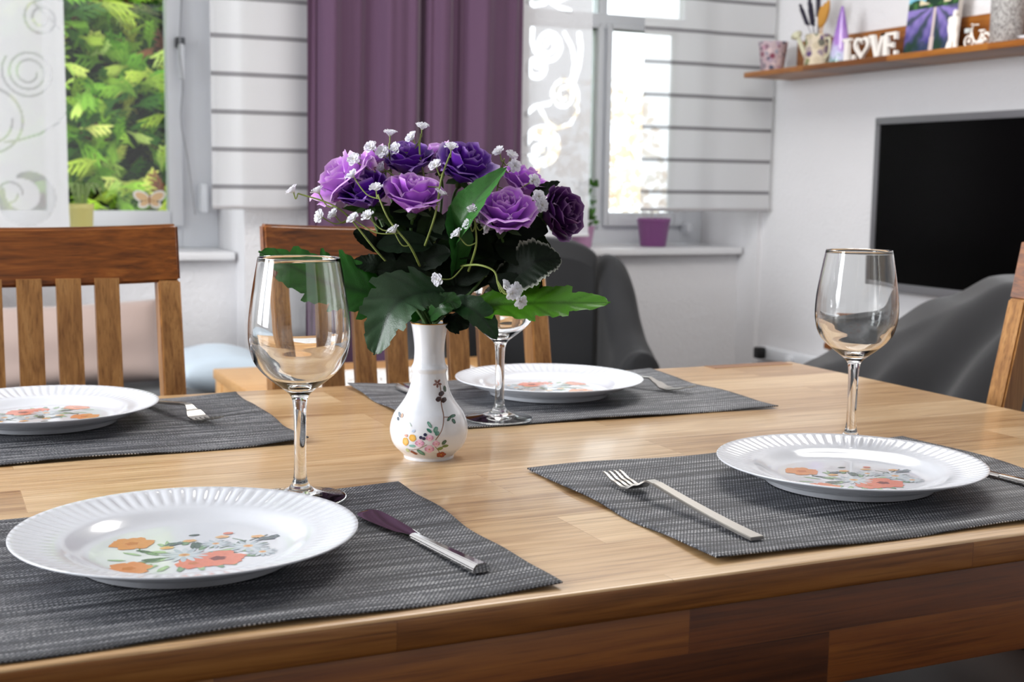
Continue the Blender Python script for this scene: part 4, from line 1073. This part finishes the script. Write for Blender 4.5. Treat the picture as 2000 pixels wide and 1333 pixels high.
# ------------------------------------------------------------------ coffee table with lace runner
ct = thing('coffee_table', 'pale wooden coffee table seen behind the dining chairs', 'coffee table', (1.03, 2.88, 0))
box('tabletop', (-.37, -.36, .525), (.37, .36, .55), OAKM, ct, .003)
for sx in (-1, 1):
    for sy in (-1, 1): box('leg', (sx*.335-.03, sy*.325-.03, 0), (sx*.335+.03, sy*.325+.03, .525), OAKM, ct, .003)
boxes('apron', [((-.305, -.345, .47), (.305, -.325, .525)), ((-.305, .325, .47), (.305, .345, .525)), ((-.36, -.295, .47), (-.34, .295, .525)), ((.34, -.295, .47), (.36, .295, .525))], OAKM, ct)
def m_lace():
    t = NT('lace_cloth'); t.base(s2l((236, 234, 232))); t.p(Roughness=.8)
    vo = t.new('ShaderNodeTexVoronoi'); t.l.new(t.coords(), vo.inputs['Vector']); vo.inputs['Scale'].default_value = 55
    t.set(t.b.inputs['Alpha'], t.math('GREATER_THAN', vo.outputs['Distance'], .28)); return t.m
V, Fc = [], []; n = 40
for j in range(n+1):
    for i in range(n+1):
        x, y = -.26+.52*i/n, -.17+.34*j/n; V.append((x, y, .0012+.0006*(1+math.sin(x*40)*math.sin(y*33))))
for j in range(n):
    for i in range(n): a = j*(n+1)+i; Fc.append((a, a+1, a+n+2, a+n+1))
lc = pymesh('lace_runner', V, Fc, m_lace(), None, True); lc.location = (1.03, 2.92, .551); tag(lc, 'white lace runner spread on the coffee table', 'table runner')
sm = lc.modifiers.new('thickness', 'SOLIDIFY'); sm.thickness = .0008

# ------------------------------------------------------------------ grey armchair
def soft_box(bm, lo, hi, r, seg=5, mtx=None): add_box(bm, lo, hi, r, seg, mtx)
VELV = fabric('charcoal_velvet', (26, 27, 30), .8, 0, 250, .15, .35)
ac = thing('armchair', 'charcoal velvet armchair below the narrow window sill', 'armchair', (1.645, 3.525, 0), math.radians(-18)); ac.scale = (.78, .76, .985)
def part_soft(name, lo, hi, r, mat, parent, mtx=None):
    o = box(name, lo, hi, mat, parent, r, 6, mtx)
    return o
def back_shell():
    # rounded back: outline in xz, thick in y, top corners falling away towards the arms
    n = 40; V, Fc = [], []
    for layer, (y, s) in enumerate(((.10, .93), (.07, .985), (.0, 1.0), (-.07, .985), (-.10, .93))):
        for i in range(n+1):
            u = -1+2*i/n; x = u*.305*s; zt = .18+(.868-.18)*s*(1-.055*abs(u)**5)+(.012 if s > .95 else 0)*(1-u*u)
            V.append((x, y, zt))
        for i in range(n+1): V.append((-( -1+2*i/n)*.305*s, y, .18))
    m_ = 2*(n+1)
    for l in range(4):
        for i in range(m_): a, b = l*m_+i, l*m_+(i+1) % m_; Fc.append((a, b, b+m_, a+m_))
    Fc.append(tuple(range(m_))); Fc.append(tuple(4*m_+i for i in reversed(range(m_))))
    return autosmooth(pymesh('backrest', V, Fc, VELV, ac), 60)
back_shell().location = (0, .06, 0)
def wing(sx):
    # arm: high at the back, sloping down and forward, full rolled front
    rings = []; V, Fc = [], []
    prof = [(.16, .822, .060), (.06, .815, .066), (-.06, .765, .070), (-.16, .690, .072), (-.27, .625, .078), (-.38, .590, .085), (-.45, .575, .080)]
    n = 20; P = smooth_path([(a, b, c) for a, b, c in prof], 5)
    for p in P:
        y, zt, w = p
        for k in range(n):
            a = PI*k/(n-1); x = w*math.cos(a); z = zt-w+ (w*math.sin(a) if 0 < k < n-1 else -(zt-w)+.16)
            V.append((sx*.355+x+sx*.02*(1-y), y, z))
    m_ = n; last = V[-n:]; cx = sum(v[0] for v in last)/n; cz = sum(v[2] for v in last)/n+.06
    caps = ((.985, .016), (.93, .032), (.82, .046), (.6, .056), (.3, .060))
    for sc, dy in caps:
        V += [(cx+(v[0]-cx)*sc, v[1]-dy, (cz+(v[2]-cz)*sc) if v[2] > .2 else v[2]) for v in last]
    P = P+[None]*len(caps)
    for i in range(len(P)-1):
        for k in range(m_): a, b = i*m_+k, i*m_+(k+1) % m_; Fc.append((a, b, b+m_, a+m_))
    Fc.append(tuple(range(m_))); Fc.append(tuple((len(P)-1)*m_+k for k in reversed(range(m_))))
    bm = bmesh.new(); me = bpy.data.meshes.new('a'); me.from_pydata(V, [], Fc); bm.from_mesh(me); bmesh.ops.recalc_face_normals(bm, faces=bm.faces)
    return autosmooth(bmobj('armrest', bm, VELV, ac), 60)
wing(1); wing(-1)
part_soft('seat_cushion', (-.29, -.44, .30), (.29, -.03, .46), .04, VELV, ac)
part_soft('base', (-.30, -.40, .10), (.30, .12, .30), .02, VELV, ac)
for x in (-.27, .22):
    for y in (-.36, .06): box('leg', (x, y, 0), (x+.05, y+.05, .10), BLACKM, ac)

# ------------------------------------------------------------------ television, cabinet, strip
tv = thing('television', 'flat television with grey frame and black screen on the wall', 'television', (2.78, 2.818, .978))
ty0, ty1, tz0, tz1 = -.46, .457, -.273, .27
boxes('frame', [((-.02, ty0, tz1-.022), (.010, ty1, tz1)), ((-.02, ty0, tz0), (.010, ty1, tz0+.028)), ((-.02, ty0, tz0+.028), (.010, ty0+.02, tz1-.022)), ((-.02, ty1-.02, tz0+.028), (.010, ty1, tz1-.022))], plain('tv_frame_grey', (138, 138, 142), .35, .6), tv, .002)
box('screen', (-.014, ty0+.019, tz0+.027), (.006, ty1-.019, tz1-.021), plain('tv_screen', (2, 2, 2), .25, **{'Specular_IOR_Level': .12}), tv)
box('wall_mount', (.010, -.15, -.12), (.038, .15, .12), BLACKM, tv)
tc = thing('television_cabinet', 'brown wooden cabinet under the television', 'cabinet', (2.605, 2.685, 0))
box('carcass', (-.19, -.30, .06), (.20, .34, .555), SHELFM, tc, .004)
box('worktop', (-.20, -.31, .555), (.205, .35, .575), SHELFM, tc, .004)
box('plinth', (-.16, -.28, 0), (.19, .32, .06), BLACKM, tc)
for k in range(2):
    d = box('door', (-.205, -.29+.315*k, .075), (-.19, .02+.315*k, .53), SHELFM, tc, .003); box('knob', (-.225, -.02+.06*k, .27), (-.205, .0+.06*k, .29), SATIN, d, .004)
ps = thing('power_strip', 'white power strip on the wall beside the television cabinet', 'power strip', (2.80, 3.60, .425))
box('socket_bar', (-.03, -.16, -.022), (.016, .28, .022), PVC, ps, .006); box('plug', (-.065, .215, -.018), (-.03, .25, .024), BLACKM, ps, .006); box('plug', (-.055, .05, -.012), (-.03, .08, .012), PVC, ps, .005)

# ------------------------------------------------------------------ dark throw over a lounge chair
def throw_chair():
    n, m_ = 90, 60; V, Fc = [], []
    RH = Vector((R0.x, R0.y, 0)); FH = Vector((math.sin(YAW), math.cos(YAW), 0)); c0 = Vector((2.0, 2.05, 0))
    K = [(-.60, .20), (-.42, .56), (-.30, .655), (-.16, .725), (-.02, .795), (.08, .838), (.17, .848), (.26, .832), (.36, .79), (.50, .68), (.62, .45), (.70, .2)]
    def top_(a):
        for (x0, z0), (x1, z1) in zip(K, K[1:]):
            if a <= x1: s = (a-x0)/(x1-x0); s = s*s*(3-2*s)*.5+s*.5; return z0+(z1-z0)*s
        return .2
    for j in range(m_+1):
        b = -.48+.80*j/m_                      # depth: negative is nearer
        for i in range(n+1):
            a = -.58+1.26*i/n; zt = top_(a+.0*b)
            near = max(0, -b-.02)/.46; far = max(0, b-.10)/.22
            # front side slopes down and out in long diagonal folds
            z = zt*(1-.42*near**1.3)-.55*far**2*zt
            f1 = (a*1.0+ -b*1.25); k1 = .040*math.exp(-((f1-.26)/.07)**2)+.035*math.exp(-((f1-.02)/.08)**2)-.02*math.exp(-((f1-.14)/.06)**2)+.03*math.exp(-((f1-.50)/.08)**2)
            z += k1*min(1, near*3)+.010*math.sin(a*21+b*9)*near+.004*math.sin(a*37-b*21)
            edge = min(1, max(0, (a+.58)/.10))*min(1, max(0, (.68-a)/.08)); z = .03+(z-.03)*edge
            V.append(c0+RH*a+FH*b+Vector((0, 0, max(.02, z)))-Vector((2.02, 2.1, 0)))
    for j in range(m_):
        for i in range(n): a_ = j*(n+1)+i; Fc.append((a_, a_+1, a_+n+2, a_+n+1))
    o = pymesh('fleece_throw', V, Fc, fabric('charcoal_fleece', (22, 22, 25), .95, 0, 420, .3, .3), None, True)
    sd = o.modifiers.new('thickness', 'SOLIDIFY'); sd.thickness = .008; sd.offset = -1
    o.location = (2.02, 2.1, 0); tag(o, 'dark grey fleece throw draped in folds before the television', 'blanket')
throw_chair()

# ------------------------------------------------------------------ wall shelf and its things
ZS = 1.418
sh = thing('wall_shelf', 'brown wooden wall shelf with back board above the television', 'shelf', (2.818, 3.0, 1.40))
box('shelf_board', (-.20, -1.6, 0), (0, .80, .018), SHELFM, sh, .002)
box('back_board', (-.02, -1.6, .018), (0, .745, .128), SHELFM, sh, .002)
def on_shelf(u, x=2.70):                    # y on the shelf seen at pixel column u
    p = at(u, 115, x=x); return p.y
def floral_mat(name, bgc, spots, scale):
    t = NT(name); co = t.coords(); vo = t.new('ShaderNodeTexVoronoi'); t.l.new(co, vo.inputs['Vector']); vo.inputs['Scale'].default_value = scale
    sep = t.new('ShaderNodeSeparateColor'); t.l.new(vo.outputs['Color'], sep.inputs[0])
    c = t.ramp(sep.outputs[0], [(i/len(spots), s2l(s)) for i, s in enumerate(spots)]); 
    k = t.math('LESS_THAN', vo.outputs['Distance'], .55); t.base(t.mix(k, s2l(bgc), c)); t.p(Roughness=.6); return t.m
p_ = on_shelf(1509); t = thing('flower_pot', 'small pink and grey patterned pot at the end of the wall shelf', 'pot', (2.70, p_, ZS))
lathe('pot', [(0, .003), (.036, 0), (.038, .003), (.050, .098), (.051, .103), (.047, .103), (.035, .006), (0, .006)], floral_mat('pink_patchwork', (184, 164, 170), [(198, 140, 156), (150, 160, 176), (130, 56, 78), (80, 84, 106), (206, 186, 188)], 60), t, 48)
y_ = on_shelf(1596); t = thing('watering_can', 'cream watering can printed with lavender, holding dried stalks', 'watering can', (2.70, y_, ZS))
lathe('body', [(0, .002), (.042, 0), (.043, .003), (.0405, .102), (.0415, .105), (.038, .105), (.038, .006), (0, .006)], floral_mat('lavender_print', (212, 200, 176), [(212, 200, 176), (92, 60, 120), (120, 130, 80), (200, 186, 160), (212, 200, 176)], 45), t, 48)
CREAM = plain('cream_enamel', (206, 204, 176), .4)
tube('spout', [(-.01, .035, .022), (-.012, .062, .062), (-.014, .088, .104)], lambda s: .009-.002*s, CREAM, t, 12)
lathe('rose_head', [(0, 0), (.007, 0), (.020, .016), (0, .019)], CREAM, t, 24).matrix_local = Matrix.Translation((-.014, .086, .10)) @ Matrix.Rotation(-.75, 4, 'X')
tube('handle', smooth_path([(0, -.040, .09), (0, -.060, .085), (0, -.060, .045), (0, -.042, .025)]), .004, CREAM, t)
LAVB = plain('dried_lavender', (48, 44, 62), .9); WHT = plain('dried_wheat', (190, 138, 58), .8)
st = thing('dried_stalks', 'dried lavender and wheat stalks standing in the watering can', 'dried flowers', (2.70, y_, ZS+.05))
for k in range(6):
    dy = .008+.013*k; hz = .145-.010*k+.012*(k % 2); top_ = Vector((.015*math.sin(k*2.1), dy*1.15, .05+hz))
    V, Fc = [], []; tube_geo(V, Fc, [Vector((.006*math.cos(k), .006*math.sin(k), 0)), top_*.6, top_], .0012, 5)
    for q in range(9): 
        c = top_*(1-q*.05); w = .0055*(1 if q > 1 else .6); tube_geo(V, Fc, [c-Vector((w, w, -.002)), c, c+Vector((w, w, .004))], .0042, 5); tube_geo(V, Fc, [c-Vector((-w, w, .003)), c, c+Vector((-w, w, .002))], .004, 5)
    pymesh('lavender_stalk', V, Fc, LAVB, st, True)
for k in range(3):
    top_ = Vector((.004*k, -.012-.011*k, .135+.008*k)); V, Fc = [], []
    tube_geo(V, Fc, [Vector((0, -.004, 0)), top_*.62], .0014, 5); tube_geo(V, Fc, smooth_path([top_*.55, top_*.8, top_*1.08], 5), lambda s: .0015+.0085*math.sin(PI*min(1, s*.95)), 8)
    pymesh('wheat_ear', V, Fc, WHT, st, True)
y_ = on_shelf(1641, 2.71); t = thing('glass_cone', 'tall purple glass cone standing between the watering can and the letters', 'ornament', (2.71, y_, ZS))
def m_pg():
    t_ = NT('purple_glaze'); co = t_.coords(); sep = t_.new('ShaderNodeSeparateXYZ'); t_.l.new(co, sep.inputs[0])
    k = t_.math('ADD', t_.math('MULTIPLY', sep.outputs[2], 5), t_.math('MULTIPLY', t_.noise(co, 40, 3), .55))
    t_.base(t_.ramp(k, [(.25, s2l((60, 130, 110))), (.42, s2l((196, 200, 226))), (.62, s2l((168, 128, 200))), (1., s2l((140, 96, 180)))])); t_.p(Roughness=.15, Coat_Weight=.5); return t_.m
lathe('body', [(0, .001), (.0375, 0), (.038, .003), (.030, .055), (.020, .11), (.011, .155), (.007, .172), (.004, .184), (0, .187)], m_pg(), t, 40)
# LOVE letters
WHITEP = plain('white_paint', (240, 236, 230), .5)
yl_ = on_shelf(1646, 2.70); yr_ = on_shelf(1752, 2.70); LW = yl_-yr_
lv = thing('love_sign', 'white wooden cut-out word LOVE with a heart for the O', 'sign', (2.70, (yl_+yr_)/2, ZS+.0005), -PI/2)
def L_boxes(name, R_, x0):
    boxes(name, [((x0+a*LW, -.006, c*.078), (x0+b*LW, .006, d*.078)) for a, b, c, d in R_], WHITEP, lv)
hx = -LW/2
L_boxes('letter_l', [(.04, .12, .11, .9), (0, .16, .9, 1), (0, .24, 0, .11), (.195, .24, .11, .32)], hx)
L_boxes('letter_e', [(.765, .84, .11, .89), (.72, .99, .89, 1), (.72, 1.0, 0, .11), (.84, .91, .46, .56), (.95, .99, .72, .89), (.955, 1.0, .11, .29), (.91, .935, .40, .62)], hx)
vx = hx+.50*LW; w_ = .30*LW; H_ = .078
vv = prism('letter_v', [(vx, H_), (vx+.30*w_, H_), (vx+.52*w_, .28*H_), (vx+.74*w_, H_), (vx+w_, H_), (vx+w_, .93*H_), (vx+.90*w_, .92*H_), (vx+.58*w_, 0), (vx+.42*w_, 0), (vx+.09*w_, .92*H_), (vx, .92*H_)], .012, WHITEP, lv); vv.location = (0, -.006, 0)
def heart(s, cx, cz):
    return [(cx+s*.0175*math.sin(a)**3*1.0, cz+s*.00122*(13*math.cos(a)-5*math.cos(2*a)-2*math.cos(3*a)-math.cos(4*a))) for a in [2*PI*k/48 for k in range(48)]]
ho, hi_ = heart(2.05, hx+.36*LW, .046), heart(1.38, hx+.36*LW, .0465); V = []; Fc = []
for y in (-.006, .006): V += [(x, y, z) for x, z in ho]; V += [(x, y, z) for x, z in hi_]
for k in range(48):
    j = (k+1) % 48; Fc += [(k, j, 48+j, 48+k), (96+k, 144+k, 144+j, 96+j), (k, 96+k, 96+j, j), (48+k, 48+j, 144+j, 144+k)]
pymesh('heart', V, Fc, WHITEP, lv)
# painting: lavender rows under trees and sky, leaning on the back board
def painting():
    y0, y1 = on_shelf(1765, 2.74), on_shelf(1862, 2.74); w = y0-y1; h = .200; n1, n2 = 60, 90; V, Fc, C_ = [], [], []
    sky, gr, dg, pu, bl, cr, pa = [s2l(c) for c in ((120, 190, 214), (60, 104, 50), (14, 52, 34), (138, 122, 190), (48, 48, 118), (222, 210, 176), (206, 190, 186))]
    def mixc(a, b, s): return tuple(a[i]*(1-s)+b[i]*s for i in range(3))
    for j in range(n2+1):
        for i in range(n1+1):
            u, v = i/n1, j/n2; V.append((0, (.5-u)*w, v*h)); nz = math.sin(u*23+v*31)*.5+math.sin(u*41-v*17+2)*.5
            if v > .86: c = mixc(sky, (1, 1, 1), .15+.15*nz)
            elif v > .70:
                c = dg if nz < .1 else gr
                if .76 < v < .85 and (.22 < u < .5 or .70 < u < .84): c = cr
                if v > .80+.05*math.sin(u*9): c = sky if u < .35 else dg
            else:
                s = v/.70; px = .55; ang = math.atan2(u-px, 1.08-s); row = math.sin(ang*11+.5*nz)
                c = mixc(bl, pu, min(1, max(0, s*1.25-.15+.2*nz)))
                c = mixc(c, dg, max(0, min(1, .35+.75*row-.35*s)))
                if s < .30+.10*nz: c = mixc(c, dg, .6)
                if abs(u-px) < .020+.022*(1-s): c = pa
            C_.append(c)
    for j in range(n2):
        for i in range(n1): a = j*(n1+1)+i; Fc.append((a, a+1, a+n1+2, a+n1+1))
    t_ = thing('painting', 'unframed canvas painting of lavender rows under a blue sky', 'painting', (2.735, (y0+y1)/2, ZS+.002)); t_.rotation_euler = (0, .10, 0)
    o = pymesh('painted_face', V, Fc, attr_mat('canvas_paint', .6), t_, False, C_); o.location = (-.0006, 0, 0)
    box('canvas_edge', (0, -w/2, 0), (.016, w/2, h), plain('canvas_side', (206, 200, 194), .8), t_)
painting()
# white cut-out couple
yc = on_shelf(1856, 2.68); cp = thing('couple_figurine', 'white wooden cut-out of an embracing couple before the painting', 'figurine', (2.68, yc, ZS+.0005), -PI/2)
sil = [(-.034, 0), (-.030, .006), (-.022, .010), (-.018, .022), (-.012, .030), (-.013, .045), (-.017, .056), (-.018, .068), (-.015, .078), (-.017, .086), (-.014, .093), (-.007, .095), (-.002, .092), (.001, .098), (.002, .108), (.007, .113), (.013, .109), (.014, .101), (.012, .095),
       (.018, .086), (.020, .070), (.017, .054), (.019, .040), (.017, .020), (.019, .004), (.020, 0), (.008, 0), (.007, .020), (.004, .030), (.000, .012), (-.004, 0)]
prism('cut_out', sil, .008, WHITEP, cp)
box('foot_plate', (-.042, -.008, 0), (.024, .016, .004), WHITEP, cp)
# small white bicycle ornament
yb_ = on_shelf(1906, 2.68); bk = thing('bicycle_ornament', 'small white bicycle ornament beside the grey cylinder', 'ornament', (2.68, yb_, ZS), -PI/2)
def ring(name, cx, cz, r, w, p):
    tube(name, [(cx+r*math.cos(a), 0, cz+r*math.sin(a)) for a in [2*PI*k/28 for k in range(29)]], w, WHITEP, p, 8)
for cx, r in ((-.030, .0165), (.032, .0165)):
    wz = .0185; V, Fc = [], []
    tube_geo(V, Fc, [(cx+r*math.cos(a), 0, wz+r*math.sin(a)) for a in [2*PI*k/28 for k in range(29)]], .0024, 8)
    for k in range(4): a = PI*k/4; tube_geo(V, Fc, [(cx-r*math.cos(a), 0, wz-r*math.sin(a)), (cx+r*math.cos(a), 0, wz+r*math.sin(a))], .0005, 4)
    tube_geo(V, Fc, [(cx, -.004, wz), (cx, .004, wz)], .004, 8); pymesh('wheel', V, Fc, WHITEP, bk, True)
V, Fc = [], []
for pth in ([(-.030, 0, .0185), (-.018, 0, .060)], [(-.022, 0, .046), (-.012, 0, .022), (.004, 0, .014)], [(.004, 0, .014), (.018, 0, .042)], [(.004, 0, .014), (.032, 0, .0185)], [(.032, 0, .0185), (.016, 0, .036)], [(.048, 0, .022), (.040, 0, .036), (.026, 0, .038)]):
    tube_geo(V, Fc, smooth_path(pth, 5), .0022, 6)
tube_geo(V, Fc, [(-.004, 0, .012), (.024, 0, .016)], .0055, 8)
pymesh('frame', V, Fc, WHITEP, bk, True)
tube('handlebar', smooth_path([(-.008, -.012, .064), (-.019, -.004, .063), (-.019, .004, .063), (-.008, .012, .064)]), .002, WHITEP, bk)
box('saddle', (.008, -.005, .042), (.028, .005, .047), WHITEP, bk, .002); box('basket', (-.042, -.008, .042), (-.024, .008, .055), plain('basket_grey', (190, 196, 196), .7), bk, .002)
# grey cylinder
yg = on_shelf(1963, 2.69)
def m_gr():
    t_ = NT('speckled_grey'); co = t_.coords(); t_.base(t_.ramp(t_.noise(t_.mapping(co, (1, 1, .6)), 260, 3), [(.35, s2l((104, 100, 98))), (.6, s2l((186, 184, 182)))])); t_.p(Roughness=.7); t_.bump(t_.noise(co, 300, 2), .6, .002); return t_.m
t = thing('speckled_cylinder_vase', 'tall speckled grey cylinder vase on the wall shelf', 'vase', (2.69, yg, ZS))
lathe('body', [(0, .002), (.042, 0), (.044, .002), (.044, .258), (.041, .26), (.040, .01), (0, .01)], m_gr(), t, 48)
t = thing('white_dish', 'small white dish past the grey cylinder on the shelf', 'dish', (2.69, yg-.10, ZS))
lathe('bowl', [(0, 0), (.020, 0), (.045, .012), (.043, .013), (.018, .003), (0, .003)], PORC, t, 32)
